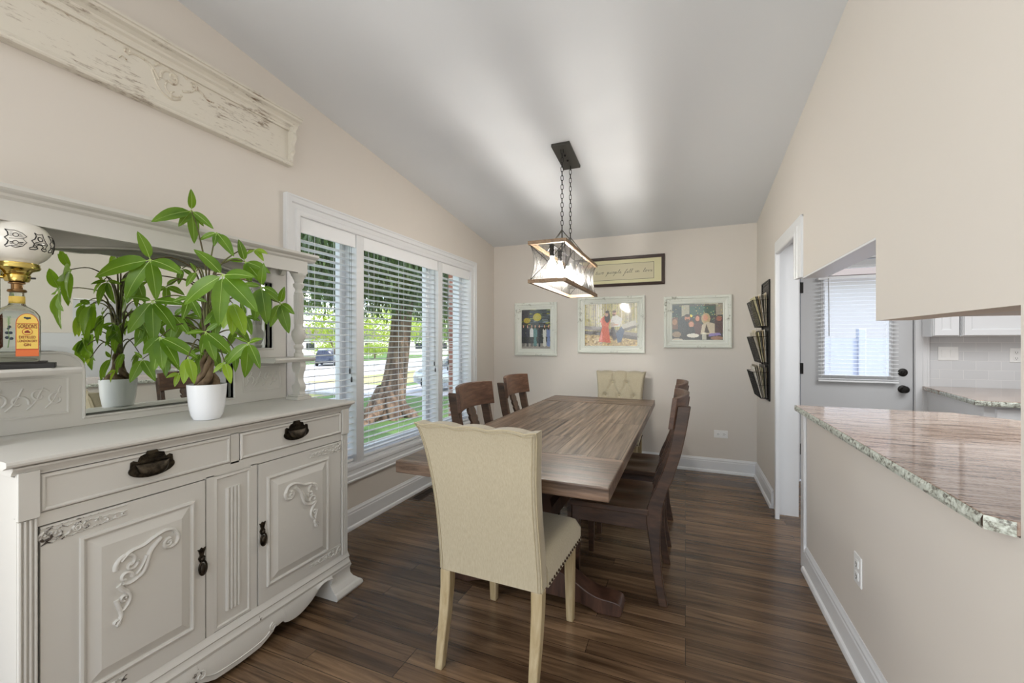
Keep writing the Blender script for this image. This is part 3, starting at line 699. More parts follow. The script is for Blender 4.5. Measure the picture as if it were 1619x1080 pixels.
# ------------------------------------------------------------------ upholstered chairs (front = local +Y)
def parson():
    t = thing('upholstered_chair', '', 'chair')
    def halfw(v): return .212 + .008 * (1 - v) + .036 * max(0, (v - .35) / .65) ** 2.2
    def yr(v): return -.232 - .118 * v ** 1.35 - .012 * max(0, (v - .8) / .2) ** 2
    def zz(v, u):
        x = u * .25
        return .375 + v * .612 + (v ** 6) * (.010 * abs(math.cos(PI * x / .14)) ** .7 - .004)
    but = []
    for r in range(4):
        v = .83 - r * .21
        but += [(x, v) for x in ((-.07, .07) if r % 2 == 0 else (-.14, 0, .14))]
    def tuft(x, v):
        z = v * .612; d = 0
        for bx, bv in but:
            bz = bv * .612; r = math.hypot(x - bx, z - bz); d = max(d, .030 * math.exp(-(r / .022) ** 2))
            for ox, oz in ((.07, .1285), (-.07, .1285)):
                for (cx, cz) in ((bx + ox, bz + oz),):
                    if not any(abs(cx - qx) < .01 and abs(cz - qv * .612) < .02 for qx, qv in but): continue
                    L = math.hypot(ox, oz); tt = max(0, min(1, ((x - bx) * ox + (z - bz) * oz) / L / L))
                    rr = math.hypot(x - bx - ox * tt, z - bz - oz * tt); d = max(d, .014 * math.exp(-(rr / .010) ** 2))
        for bx in (-.07, .07):
            if z > .83 * .612: d = max(d, .012 * math.exp(-((x - bx) / .010) ** 2))
        return d
    NU, NV = 56, 60; vs = []; fs = []
    for j in range(NV + 1):
        v = j / NV
        for i in range(NU + 1):   # front
            u = -1 + 2 * i / NU; x = u * halfw(v)
            e = min(1, (1 - abs(u)) / .10); e = math.sqrt(max(0, 1 - (1 - e) ** 2))
            e2 = min(1, (1 - v) / .06); e2 = math.sqrt(max(0, 1 - (1 - e2) ** 2))
            th = (.058 + .034 * e * e2) - tuft(x, v) * e
            vs.append((x, yr(v) + th, zz(v, u) - .012 * (1 - e2) * 0))
    k = len(vs)
    for j in range(NV + 1):
        v = j / NV
        for i in range(NU + 1):
            u = -1 + 2 * i / NU; e = min(1, (1 - abs(u)) / .05); e = math.sqrt(max(0, 1 - (1 - e) ** 2))
            vs.append((u * halfw(v), yr(v) + .010 * (1 - e), zz(v, u)))
    W = NU + 1
    for j in range(NV):
        for i in range(NU):
            a = j * W + i; fs.append((a, a + 1, a + W + 1, a + W)); fs.append((k + a, k + a + W, k + a + W + 1, k + a + 1))
    edge = list(range(NU + 1)) + [j * W + NU for j in range(1, NV + 1)] + [NV * W + i for i in range(NU - 1, -1, -1)] + [j * W for j in range(NV - 1, 0, -1)]
    for a, b in zip(edge, edge[1:] + edge[:1]): fs.append((a, b, k + b, k + a))
    MB().add(vs, fs).build('backrest', 'linen', t, smooth=60)
    br = t.children[0]
    m = MB()
    for bx, bv in but:
        y = yr(bv) + .092 - .028
        m.sphere((bx, y, zz(bv, 0)), .009, 8, .9)
    m.build('tufting_buttons', 'welt', br)
    m = MB()
    for off, ins in ((0, 0), (-.0, .014)):
        P = [(-(halfw(v) - ins), yr(v) + (.007 if ins == 0 else -.001), zz(v, -1)) for v in [i / 24 for i in range(24)]] if ins == 0 or True else []
        P += [(u * (halfw(1) - ins), yr(1) - .001, zz(1, u) - ins * .8) for u in [-1 + i / 12 for i in range(25)]]
        P += [((halfw(v) - ins), yr(v) + (.007 if ins == 0 else -.001), zz(v, 1)) for v in [i / 24 for i in range(23, -1, -1)]]
        m.tube(P, .0024 if ins == 0 else .0014, 6)
    m.build('piping', 'welt', br)
    # seat: soft box
    def seat(u, v):
        U = 2 * u - 1; V = 2 * v - 1
        ex = math.sqrt(max(0, 1 - max(0, (abs(U) - .8) / .2) ** 2)); ey = math.sqrt(max(0, 1 - max(0, (V - .75) / .25) ** 2))
        w = .226 + .012 * v
        return (U * w, -.17 + .43 * v, .425 + .055 * min(ex, ey) + .010 * math.cos(U * 1.4) * math.cos(V * .9))
    m = MB(); n = 24; m.grid(seat, n, n); k = len(m.v); W = n + 1
    m.add([(p.x, p.y, .368) for p in m.v], [f[::-1] for f in m.f])
    edge = list(range(n + 1)) + [j * W + n for j in range(1, n + 1)] + [n * W + i for i in range(n - 1, -1, -1)] + [j * W for j in range(n - 1, 0, -1)]
    for a, b in zip(edge, edge[1:] + edge[:1]): m.f.append([a, b, b + k, a + k])
    m.build('seat', 'linen', t, smooth=50)
    m = MB()
    for i in range(17):
        v = i / 16
        for sx in (-1, 1): m.sphere((sx * (.226 + .012 * v + .001), -.16 + .415 * v, .380), .0058, 8)
    for i in range(18): m.sphere((-.225 + .45 * i / 17, .262, .380), .0058, 8)
    m.build('nailhead_trim', 'nail', t)
    for sx in (-1, 1):
        for yb, yt, nm in ((.225, .215, 'front_leg'), (-.262, -.205, 'rear_leg')):
            m = MB(); vs = []; R = [(0, .016, 1), (.08, .018, .75), (.2, .0205, .3), (.30, .022, .05), (.372, .023, 0)]
            for z, w, q in R:
                y = yt + (yb - yt) * q; vs += [(sx * (.198) + a * w, y + b * w, z) for a, b in ((-1, -1), (1, -1), (1, 1), (-1, 1))]
            n = len(R) - 1
            m.add(vs, [(0, 1, 2, 3), (n * 4, n * 4 + 1, n * 4 + 2, n * 4 + 3)] + [(q * 4 + i, q * 4 + (i + 1) % 4, q * 4 + 4 + (i + 1) % 4, q * 4 + 4 + i) for q in range(n) for i in range(4)])
            lg = m.build(nm, 'oakleg', t, smooth=40, bevel=.004)
            MB().lathe([(.0135, -.0), (.0135, .004)], (sx * .198, yt + (yb - yt), -.0005), 12).build('glide', 'plate', lg)
    return t
pc = parson(); pc.location = (-.70, 1.70, 0); pc.rotation_euler = (0, 0, math.radians(-1.5))
pc['label'] = 'cream linen dining chair with nailhead seat, nearest the camera, seen from behind'; pc['group'] = 'linen chairs at the table ends'
copy_tree(pc, (-.62, 4.135, 0), PI, 'cream linen chair with tufted back at the far end of the table')
for o in COL.objects:
    if o.name.startswith('chair_tmp'): pass

# ------------------------------------------------------------------ lantern chandelier
cx, cy, ct, cb = -.795, 2.985, 1.922, 1.680
t = thing('chandelier', 'rectangular wire-mesh and wood lantern chandelier with glowing bulbs over the table', 'chandelier', (cx, cy, cb))
hx, hy = .124, .495
for z, nm in ((ct, 'top_frame'), (cb, 'bottom_frame')):
    m = MB(); m.molding(lambda a, b, p, z=z: (a, b, z + p), rect(cx - hx + .022, cx + hx - .022, cy - hy + .022, cy + hy - .022), [(0, -.011), (0, .011), (.022, .011), (.022, -.011)])
    m.build(nm, 'lampwood', t, world=True, smooth=0)
def wall_pt(side, s, q):
    """point on a pinched cage side; s along 0..1, q height 0..1"""
    pin = .020 * math.sin(PI * q) ; z = cb + .011 + (ct - cb - .022) * q
    if side == 0: return (cx - hx + .012 + (2 * hx - .024) * s, cy - hy + .012 + pin, z)
    if side == 1: return (cx + hx - .012 - pin, cy - hy + .012 + (2 * hy - .024) * s, z)
    if side == 2: return (cx - hx + .012 + (2 * hx - .024) * s, cy + hy - .012 - pin, z)
    return (cx - hx + .012 + pin, cy - hy + .012 + (2 * hy - .024) * s, z)
m = MB()
for sd in range(4):
    L = .226 if sd in (0, 2) else .966; n = int(L / .0085)
    for i in range(n + 1):
        s = i / n; pin = .02 / L
        m.tube([wall_pt(sd, s + (0.5 - s) * 2 * pin * math.sin(PI * q), q) for q in (0, .25, .5, .75, 1)], .00085, 3, caps=False)
    for k in range(1, 26):
        q = k / 26; pin = .02 / L * math.sin(PI * q); m.tube([wall_pt(sd, pin, q), wall_pt(sd, 1 - pin, q)], .00085, 3, caps=False)
m.build('wire_mesh', 'canopy', t, world=True, smooth=0)
m = MB()
for sd in range(4):
    seg = 1 if sd in (0, 2) else 4
    for k in range(seg):
        a, b = k / seg, (k + 1) / seg; c2 = (a + b) / 2
        for p, q in (((a, 0), (b, 1)), ((a, 1), (b, 0))):
            pin = .02 / (.226 if sd in (0, 2) else .966)
            m.tube([wall_pt(sd, max(pin * math.sin(PI * h), min(1 - pin * math.sin(PI * h), p[0] + (q[0] - p[0]) * f_)), h) for f_, h in [(f_, p[1] + (q[1] - p[1]) * f_) for f_ in (0, .25, .5, .75, 1)]], .0022, 5)
m.build('cross_wires', 'black', t, world=True)
m = MB(); m.box(cx - .013, cx + .013, cy - hy + .02, cy + hy - .02, ct - .004, ct + .002); m.build('socket_bar', 'black', t, world=True, smooth=0)
yh = (2.845, 3.075)
for y in yh:
    m = MB(); m.bar((cx - hx + .012, y, ct + .012), (cx, y, ct + .155), .016, .006); m.bar((cx + hx - .012, y, ct + .012), (cx, y, ct + .155), .016, .006); m.bar((cx, y, ct), (cx, y, ct + .16), .008)
    m.build('hanger_strap', 'canopy', t, world=True, smooth=0)
M['bulb'] = mat('bulb_glow', S(255, 250, 240), .3, emis=((1, .96, .90, 1), 112))
for i in range(5):
    y = cy + (i - 2) * .19
    m = MB(); prof = [(.014, 0)]
    for k in range(8): prof += [(.019, -.004 - k * .009), (.013, -.0085 - k * .009)]
    m.lathe(prof, (cx, y, ct - .004), 14); so = m.build('lamp_socket', 'black', t, world=True)
    m = MB(); m.lathe([(.011, -.075), (.013, -.09), (.022, -.11), (.030, -.135), (.031, -.150), (.025, -.172), (.012, -.186), (0, -.190)], (cx, y, ct), 16)
    m.build('bulb', 'bulb', so, world=True, smooth=60)
slope = math.atan(.1215)
yc = (yh[0] + yh[1]) / 2
T = Matrix.Translation((cx, yc, zc(yc))) @ Matrix.Rotation(-slope, 4, 'X')
cn = MB().box(-.065, .065, -.165, .165, -.022, -.0005, T).build('canopy', 'canopy', t, world=True, smooth=0, bevel=.003)
m = MB()
for y in (-.035, .035): m.sphere((0, y, -.025), .009, 10, T=T)
m.build('canopy_screws', 'black', cn, world=True)
for y in yh:
    m = MB(); z0 = ct + .158; z1 = zc(y) - .02; n = int((z1 - z0) / .030) ; st = (z1 - z0) / n
    for k in range(n):
        zc_ = z0 + (k + .5) * st; P = []
        for q in range(12):
            a = 2 * PI * q / 12; lx = .0085 * math.cos(a); lz = (.0085 * math.sin(a)) + (st * .5 + .003 - .0085) * (1 if math.sin(a) > 0 else -1)
            P.append((cx + (lx if k % 2 else 0), y + (0 if k % 2 else lx), zc_ + lz))
        m.tube(P, .0021, 5, closed=True)
    m.build('chain', 'black', t, world=True)

# ------------------------------------------------------------------ carved panel high on the left wall
t = thing('carved_wall_panel', 'long antique cream carved wooden panel high on the left wall', 'wall decor', (XL, 1.14, 2.31))
PY = (.50, 1.775); PZ = (2.318, 2.60)
MB().box(XL + .002, XL + .028, PY[0], PY[1] - .012, PZ[0] + .012, PZ[1] - .05).build('board', 'panelp', t, world=True, smooth=0)
cor = [(0, 0), (.03, 0), (.034, .012), (.044, .020), (.046, .030), (.060, .040), (.078, .046), (.080, .056), (.088, .058), (.088, .068), (0, .068)]
MB().prism([(XL + .001 + a, PZ[1] - .068 + b) for a, b in cor], 'y', PY[0] - .03, PY[1] + .03).build('cornice', 'panelp', t, world=True, smooth=0)
MB().prism([(XL + .001 + a, PZ[1] - .085 + b) for a, b in ((0, 0), (.038, 0), (.042, .006), (.042, .014), (.034, .019), (0, .019))], 'y', PY[0], PY[1] - .004).build('upper_moulding', 'panelp', t, world=True, smooth=0)
MB().prism([(XL + .001 + a, PZ[0] + b) for a, b in ((0, 0), (.040, 0), (.044, .006), (.044, .014), (.036, .02), (.034, .028), (.027, .032), (0, .032))], 'y', PY[0], PY[1]).build('lower_moulding', 'panelp', t, world=True, smooth=0)
br = [(0, .0), (.034, 0), (.044, .012), (.040, .028), (.048, .05), (.060, .062), (.052, .08), (.054, .105), (.066, .125), (.072, .15), (.064, .17), (.072, .2), (0, .2)]
for y in (PY[0], PY[1] - .022): MB().prism([(XL + .002 + a, PZ[0] + .018 + b) for a, b in spline(br[:-1], 3) + [br[-1]]], 'y', y, y + .022).build('end_bracket', 'panelp', t, world=True, smooth=40)
mp = xplane(XL + .0275)
def carve(y0, z0, sc, fl=1):
    m = MB()
    def W(pts, w0, w1, n=None):
        k = len(pts); return [(w0 + (w1 - w0) * i / (k - 1)) * sc for i in range(k)]
    def A(pts, w0, w1, h=.006): pts = [(y0 + fl * a * sc, z0 + b * sc) for a, b in pts]; m.ribbon(mp, pts, W(pts, w0, w1), h)
    A(arc((0, .02), .045, .012, 200, -150), .008, .005)
    A(arc((0, -.015), .05, .02, -20, -200), .006, .004)
    A(arc((.01, .035), .02, .004, 30, 400), .006, .004)
    A(spline([(-.05, -.01), (-.08, .035), (-.11, .05), (-.15, .05), (-.17, .035)]), .007, .004)
    A(arc((-.17, .05), .016, .004, -90, -420), .005, .003)
    A(spline([(.05, -.01), (.09, .01), (.11, .035), (.14, .03), (.17, .01), (.20, .012)]), .007, .004)
    A(arc((.10, .045), .02, .005, -60, 300), .006, .004)
    A(spline([(-.07, .045), (-.03, .085), (0, .07), (.03, .09), (.07, .06)]), .005, .005)
    A(spline([(-.08, .02), (-.05, -.05), (0, -.075), (.04, -.055)]), .005, .004)
    A(spline([(0, -.075), (.0, -.045), (.015, -.03)]), .009, .003)
    for a in (-.205, .225): A(spline([(a, 0), (a + .015, .015), (a + .03, .005)]), .004, .002)
    for a, b in ((-.02, .0), (.02, .01), (0, .055), (-.055, .06), (.06, .075)): A([(a - .008, b), (a, b + .004), (a + .008, b)], .006, .004)
    return m
carve(1.155, 2.450, .92).build('scroll_carving', 'panelc', t, world=True, smooth=50)
m = MB()
for yy in (.72, .78, .86, .92): m.ribbon(mp, [(yy, 2.515), (yy + .02, 2.525), (yy + .04, 2.51)], [.004, .008, .003], .004)
m.build('bud_carving', 'panelc', t, world=True, smooth=50)

# ------------------------------------------------------------------ sideboard with mirrored hutch
sb = thing('sideboard', 'large antique white carved sideboard with mirrored hutch against the left wall', 'sideboard', (-2.13, 1.133, 0))
BY0, BY1, BX, BT = .537, 1.729, -1.66, .985
m = MB(); m.box(-2.125, BX - .018, BY0 + .004, BY1 - .004, .135, .93); m.build('case', 'paint', sb, world=True, smooth=0)
# face frame
m = MB()
fx0, fx1 = BX - .018, BX
for a, b, c_, d_ in ((BY0, .576, .135, .82), (1.690, BY1, .135, .82), (1.021, 1.049, .135, .79), (1.196, 1.223, .135, .79), (.576, 1.690, .786, .822), (.576, 1.690, .135, .185), (1.112, 1.146, .815, .935), (.576, 1.690, .932, .945)):
    m.box(fx0, fx1, a, b, c_, d_)
m.build('face_frame', 'paint', sb, world=True, smooth=0)
m = MB(); m.box(BX - .021, BX - .012, .57, 1.70, .14, .94); m.build('shadow_gap', 'gap', sb, world=True, smooth=0)
# pilasters: reeded below, plain block above
for a, b in ((BY0, .577), (1.689, BY1)):
    m = MB(); w = (b - a) / 4
    pr = [(BX - .005, a)]
    for i in range(4):
        for k in range(5): th = PI * k / 4; pr.append((BX + .002 + .006 * math.sin(th), a + w * i + w * .5 - w * .42 * math.cos(th)))
    pr.append((BX - .005, b)); m.prism(pr, 'z', .185, .812); m.build('reeded_pilaster', 'paint', sb, world=True, smooth=30)
    MB().box(BX - .005, BX + .014, a - .002, b + .001, .815, .945).build('corner_block', 'paint', sb, world=True, smooth=0, bevel=.002)
# top
TP = [(-2.13, .962), (BX + .012, .962), (BX + .020, .966), (BX + .032, .970), (BX + .034, .976), (BX + .032, .983), (BX + .028, .985), (-2.13, .985)]
MB().prism(TP, 'y', .508, 1.752).build('top', 'paint', sb, world=True, smooth=30)
MB().prism([(-2.12, .94), (BX + .004, .94), (BX + .008, .948), (BX + .016, .956), (BX + .017, .962), (-2.12, .962)], 'y', BY0 - .012, BY1 + .012).build('top_moulding', 'paint', sb, world=True, smooth=30)
# drawers
def bail(parent, y, z):
    m = MB(); mp = xplane(BX + .006)
    m.prism([(y + a, z + b) for a, b in arc((0, 0), 1, 1, 0, 360, 28)[:-1] for a, b in [(a * .066, b * .029 - .004)]], 'x', BX + .004, BX + .009)
    m.prism([(y + a, z + b) for a, b in ((-.062, .0), (-.060, .026), (-.052, .030), (-.040, .024), (-.034, .042), (-.018, .046), (-.014, .054), (.014, .054), (.018, .046), (.034, .042), (.040, .024), (.052, .030), (.060, .026), (.062, 0))], 'x', BX + .004, BX + .008)
    for k in range(5): m.tube([(BX + .009, y - .032, z + .028 + k * .003), (BX + .009, y + .032, z + .028 + k * .003)], .0016, 5)
    bp = m.build('drawer_pull', 'bronze', parent, world=True, smooth=40)
    m = MB()
    m.grid(lambda u, v: (BX + .009 + .022 * math.sqrt(max(0, 1 - (2 * u - 1) ** 2)) * math.sin(PI * min(1, v * .5 + .12)), y + (2 * u - 1) * .050 * (1 - .12 * v), z + .016 - v * (.012 + .030 * math.sqrt(max(0, 1 - (2 * u - 1) ** 2)))), 20, 8)
    m.build('cup', 'bronze', bp, world=True, smooth=60, solid=.002)
    return bp
def drawer(y0, y1, hy):
    m = MB(); m.box(BX - .012, BX + .002, y0 + .0035, y1 - .0035, .826, .9285)
    m.molding(xplane(BX + .002), rect(y0 + .014, y1 - .014, .836, .918), [(0, 0), (0, .003), (.004, .006), (.008, .005), (.012, 0)])
    d_ = m.build('drawer', 'paint', sb, world=True, smooth=20)
    bail(d_, hy, .882)
drawer(.578, 1.111, .845); drawer(1.147, 1.688, 1.412)
# doors
def scroll(y0, z0, fl, sc=1.0):
    """corner scroll: y0,z0 top corner, fl=+1 long tail on the left side"""
    m = MB(); mp = xplane(BX + .0015)
    def A(pts, w0, w1, h=.0075):
        k = len(pts); m.ribbon(mp, [(y0 + fl * a * sc, z0 - b * sc) for a, b in pts], [(w0 + (w1 - w0) * i / (k - 1)) * sc for i in range(k)], h)
    A(spline([(.025, .05), (.05, .028), (.09, .022), (.12, .008), (.155, -.002), (.185, .005), (.20, .03)], 6), .006, .007, .009)
    A(arc((.172, .042), .034, .010, -60, 280), .008, .006)
    A(arc((.168, .046), .014, .003, 200, -160), .007, .004)
    A(spline([(.145, .016), (.112, .052), (.100, .09), (.085, .12), (.05, .135), (.028, .128)], 6), .010, .006, .009)
    A(arc((.045, .062), .036, .012, 160, 430), .009, .005)
    A(arc((.055, .075), .018, .005, -20, 300), .007, .004)
    A(arc((.038, .110), .020, .006, 20, -280), .007, .004)
    A(spline([(.10, .062), (.08, .1), (.062, .115)], 5), .006, .003)
    A(spline([(.018, .128), (.032, .15), (.045, .165), (.05, .19), (.035, .215), (.02, .22)], 6), .009, .005, .008)
    A(arc((.034, .178), .012, .004, 90, 420), .006, .003)
    A(spline([(.012, .175), (.020, .205), (.026, .235), (.012, .262)], 5), .008, .006, .008)
    A(arc((.012, .252), .012, .004, 90, -250), .006, .003)
    return m
def lace(y0, y1, z0, z1, seed, taper):
    m = MB(); mp = xplane(BX + .0015); r = random.Random(seed); n = 9
    m.ribbon(mp, [(y0, z1), (y1, z1)], .0015, .003)
    for i in range(n):
        u = i / (n - 1); y = y0 + (y1 - y0) * (.06 + .88 * u); s = 1 - (u if taper > 0 else 1 - u) * .65; h = (z1 - z0) * s
        zc_ = z1 - (z1 - z0) * .45
        m.ribbon(mp, arc((y, zc_), h * .30, h * .08, r.random() * 360, r.random() * 360 + 320, 12), [.0035 * s + .001] * 13, .005)
        m.ribbon(mp, [(y - .012, zc_ - h * .42), (y, zc_ - h * .30), (y + .012, zc_ - h * .42)], [.001, .003, .001], .004)
        m.ribbon(mp, [(y - .012, zc_ + h * .40), (y, zc_ + h * .28), (y + .012, zc_ + h * .40)], [.001, .003, .001], .004)
    return m
def door(y0, y1, side):
    z0, z1 = .188, .784
    m = MB(); m.box(BX - .012, BX + .0015, y0 + .004, y1 - .004, z0, z1 - .002)
    a, b, c_, d_ = y0 + .098, y1 - .055, .262, .706
    if side < 0: a, b = y0 + .055, y1 - .098
    m.molding(xplane(BX + .0015), rect(a, b, c_, d_), [(0, -.0), (0, .002), (-.004, .008), (-.010, .010), (-.016, .007), (-.020, 0)][::-1] if False else [(0, 0), (.002, .006), (.006, .008), (.012, .006), (.014, 0)])
    dr = m.build('door', 'paint', sb, world=True, smooth=20)
    m = MB(); vs = [(BX + .002, y, z) for y, z in rect(a + .004, b - .004, c_ + .004, d_ - .004)] + [(BX + .012, y, z) for y, z in rect(a + .034, b - .034, c_ + .034, d_ - .034)]
    m.add(vs, [(4, 5, 6, 7)] + [(i, (i + 1) % 4, 4 + (i + 1) % 4, 4 + i) for i in range(4)])
    pn = m.build('raised_panel', 'paint', dr, world=True, smooth=0)
    # recessed field carrying the scroll
    s = scroll(a + .058 if side > 0 else b - .058, d_ - .055, side, .92)
    for v in s.v: v.x += .011
    s.build('scroll_carving', 'paint', dr, world=True, smooth=60)
    lc = lace(y0 + .004, y0 + .20, .722, .776, 3, 1) if side > 0 else lace(y1 - .20, y1 - .004, .722, .776, 5, -1)
    lc.build('lace_carving', 'paintd', dr, world=True, smooth=60)
    lc = lace(y0 + .004, y0 + .20, .198, .246, 7, 1) if side > 0 else lace(y1 - .20, y1 - .004, .198, .246, 9, -1)
    lc.build('lace_carving', 'paintd', dr, world=True, smooth=60)
    hy = y1 - .018 if side > 0 else y0 + .020
    m = MB(); zz = .525
    m.prism([(hy + p, zz + q) for p, q in ((-.010, .0), (-.014, .008), (-.006, .006), (0, .012), (.006, .006), (.014, .010), (.010, -.002), (.006, -.016), (.012, -.026), (.007, -.040), (-.007, -.040), (-.012, -.026), (-.006, -.016))], 'x', BX + .001, BX + .007)
    m.tube([(BX + .012, hy + .013 * math.cos(t_), zz - .062 + .026 * math.sin(t_)) for t_ in [2 * PI * k / 16 for k in range(16)]], .0032, 6, closed=True)
    m.sphere((BX + .010, hy, zz - .066), .011, 10, 2.0); m.sphere((BX + .010, hy, zz - .030), .008, 8, 1.2)
    m.build('door_pull', 'bronze', dr, world=True, smooth=50)
door(.578, 1.020, 1); door(1.224, 1.688, -1)
# centre fluted panel
m = MB(); m.box(BX - .012, BX - .004, 1.049, 1.196, .185, .786)
m.molding(xplane(BX - .004), rect(1.062, 1.183, .205, .768), [(0, 0), (0, .002), (.004, .006), (.013, .004), (.013, 0)])
cp = m.build('centre_panel', 'paint', sb, world=True, smooth=20)
m = MB(); pr = [(BX - .004, 1.094)]
for i in range(4):
    w = .0145
    for k in range(6): th = PI * k / 5; pr.append((BX - .001 + .006 * math.sin(th), 1.094 + w * i + w * .5 - w * .46 * math.cos(th)))
pr.append((BX - .004, 1.152)); m.prism(pr, 'z', .245, .725); m.build('reeding', 'paint', cp, world=True, smooth=30)
# base moulding, apron and feet
BM = [(-2.12, .125), (BX + .016, .125), (BX + .018, .135), (BX + .014, .142), (BX + .010, .150), (BX + .008, .158), (BX + .012, .164), (BX + .008, .172), (BX + .003, .180), (BX, .188), (-2.12, .188)]
MB().prism(BM, 'y', BY0 - .006, BY1 + .006).build('base_moulding', 'paint', sb, world=True, smooth=30)
half = [(0, .020), (.045, .021), (.09, .024), (.12, .036), (.150, .052), (.158, .066), (.172, .064), (.200, .068), (.206, .056), (.218, .050), (.250, .044), (.290, .046), (.345, .066), (.385, .092), (.415, .108), (.440, .112), (.470, .100), (.478, .086), (.470, .078)]
def curve(q): return spline(q[:5], 4)[:-1] + q[4:9] + spline(q[9:], 4)
hp = half[:4] + [(.150, .052)] + half[5:9] + spline(half[9:16], 4) + half[16:]
m = MB(); vs = []; fs = []
line = [(-a, b) for a, b in hp[::-1] if a <= .46 or b > .09] + hp[1:]
line = [(-a, b) for a, b in hp[::-1]] + hp[1:]
n = len(line)
for a, b in line:
    y = 1.133 + a
    for q, (dx, z) in enumerate(((-.002, .128), (.012, .128), (.026, max(b, .02) + (.128 - b) * .45), (.020, b), (-.002, b))): vs.append((BX + dx, y, z))
for i in range(n - 1):
    for k in range(5): fs.append((i * 5 + k, i * 5 + (k + 1) % 5, i * 5 + 5 + (k + 1) % 5, i * 5 + 5 + k))
fs += [(0, 1, 2, 3, 4), tuple((n - 1) * 5 + k for k in range(5))]
m.add(vs, fs).build('apron', 'paint', sb, world=True, smooth=50)
m = MB(); mp = xplane(BX + .0225)
for s_ in (-1, 1):
    m.ribbon(mp, arc((1.133 + s_ * .145, .078), .017, .004, 90 if s_ > 0 else 90, 90 + s_ * 470, 20), [.003] * 21, .005)
    m.ribbon(mp, spline([(1.133 + s_ * .13, .066), (1.133 + s_ * .09, .048), (1.133, .042)], 6), .0025, .004)
m.build('apron_carving', 'paint', sb, world=True, smooth=50)
def foot_blk(y0, y1, sgn):
    """ogee bracket foot, flaring out at the bottom"""
    lv = [(.130, .012), (.118, .016), (.10, .010), (.075, .012), (.055, .022), (.042, .036), (.034, .040), (.030, .050), (.022, .056), (.010, .058), (0, .054)]
    m = MB(); vs = []; fs = []
    for z, o in lv:
        ya, yb = (y0, y1 + o) if sgn > 0 else (y0 - o, y1)
        vs += [(-1.86, ya, z), (BX + o, ya, z), (BX + o, yb, z), (-1.86, yb, z)]
    for i in range(len(lv) - 1):
        for k in range(4): fs.append((i * 4 + k, i * 4 + (k + 1) % 4, i * 4 + 4 + (k + 1) % 4, i * 4 + 4 + k))
    n = len(lv) - 1; fs += [(0, 1, 2, 3), (n * 4, n * 4 + 1, n * 4 + 2, n * 4 + 3)]
    m.add(vs, fs).build('foot', 'paint', sb, world=True, smooth=30)
foot_blk(1.605, BY1, 1); foot_blk(BY0, .660, -1)
for y in (.58, 1.68): MB().box(-2.12, -2.06, y - .03, y + .03, 0, .13).build('rear_foot', 'paint', sb, world=True, smooth=0)

# hutch back with the shaped mirror
HX = -2.09
MY0, MY1, SY0, SY1 = .640, 1.626, .853, 1.413      # upper mirror span, lower mirror span
def mirror_outline(e=0.0, n=14):
    P = [(SY0 - e, 1.020 - e), (SY1 + e, 1.020 - e), (SY1 + e, 1.170)]
    r = .075
    P += [(SY1 + r + (-r + e * 0) * math.cos(math.radians(a)) - e * 0, 1.190 + r * math.sin(math.radians(a)) ) for a in range(0, 91, 15)]
    P += [(MY1 + e, 1.265 - e), (MY1 + e, 1.615)]
    c0 = (MY0 + MY1) / 2
    P += [(MY1 - (MY1 - MY0) * (k / n), 1.618 + .066 * math.cos(PI * (k / n - .5) * .999) ** 1.5 + e) for k in range(n + 1)]
    P += [(MY0 - e, 1.615), (MY0 - e, 1.265 - e)]
    P += [(SY0 - r + r * math.sin(math.radians(a)), 1.190 + r * math.cos(math.radians(a))) for a in range(0, 91, 15)]
    return P
mo = mirror_outline()
# frame board = big rectangle with the mirror hole, built as a ring of quads to the outer rectangle
m = MB(); O = []
oy0, oy1, oz0, oz1 = .552, 1.714, .986, 1.735
def outer(p):
    cy_, cz_ = 1.133, 1.38
    dy, dz = p[0] - cy_, p[1] - cz_
    k = min(((oy1 - cy_) / abs(dy)) if abs(dy) > 1e-6 else 9e9, ((oz1 - cz_) if dz > 0 else (cz_ - oz0)) / abs(dz) if abs(dz) > 1e-6 else 9e9)
    return (cy_ + dy * k, cz_ + dz * k)
# strips instead: use bmesh boolean-free fill
bm = bmesh.new()
def loop(pts, x):
    vv = [bm.verts.new((x, p[0], p[1])) for p in pts]; ee = [bm.edges.new((vv[i], vv[(i + 1) % len(vv)])) for i in range(len(vv))]; return ee
es = loop(mo, HX) + loop(rect(oy0, oy1, oz0, oz1), HX)
bmesh.ops.triangle_fill(bm, use_beauty=True, edges=es)
g_ = bmesh.ops.extrude_face_region(bm, geom=bm.faces[:])
for v in [e_ for e_ in g_['geom'] if isinstance(e_, bmesh.types.BMVert)]: v.co.x -= .022
bmesh.ops.recalc_face_normals(bm, faces=bm.faces[:])
bm.verts.ensure_lookup_table()
m = MB(); m.add([v.co.copy() for v in bm.verts], [[v.index for v in f.verts] for f in bm.faces]) if not bm.verts.index_update() else None
bm.free()
mf = m.build('mirror_frame', 'paint', sb, world=True, smooth=0)
m = MB(); m.molding(xplane(HX), mo, [(0, -.02), (0, .002), (.004, .006), (.009, .004), (.010, 0), (.010, -.02)]); m.build('bead', 'paint', mf, world=True, smooth=0)
m = MB(); m.box(-2.124, -2.118, .60, 1.68, 1.0, 1.71); m.build('mirror', 'mirror', sb, world=True, smooth=0)
# bevelled mirror edge
bvl = MB(); bvl.molding(xplane(-2.118), mo, [(0, .0005), (0, .001), (-.018, .0015), (-.018, .0005)]); bvl.build('mirror_bevel', 'mirror', sb, world=True, smooth=0)
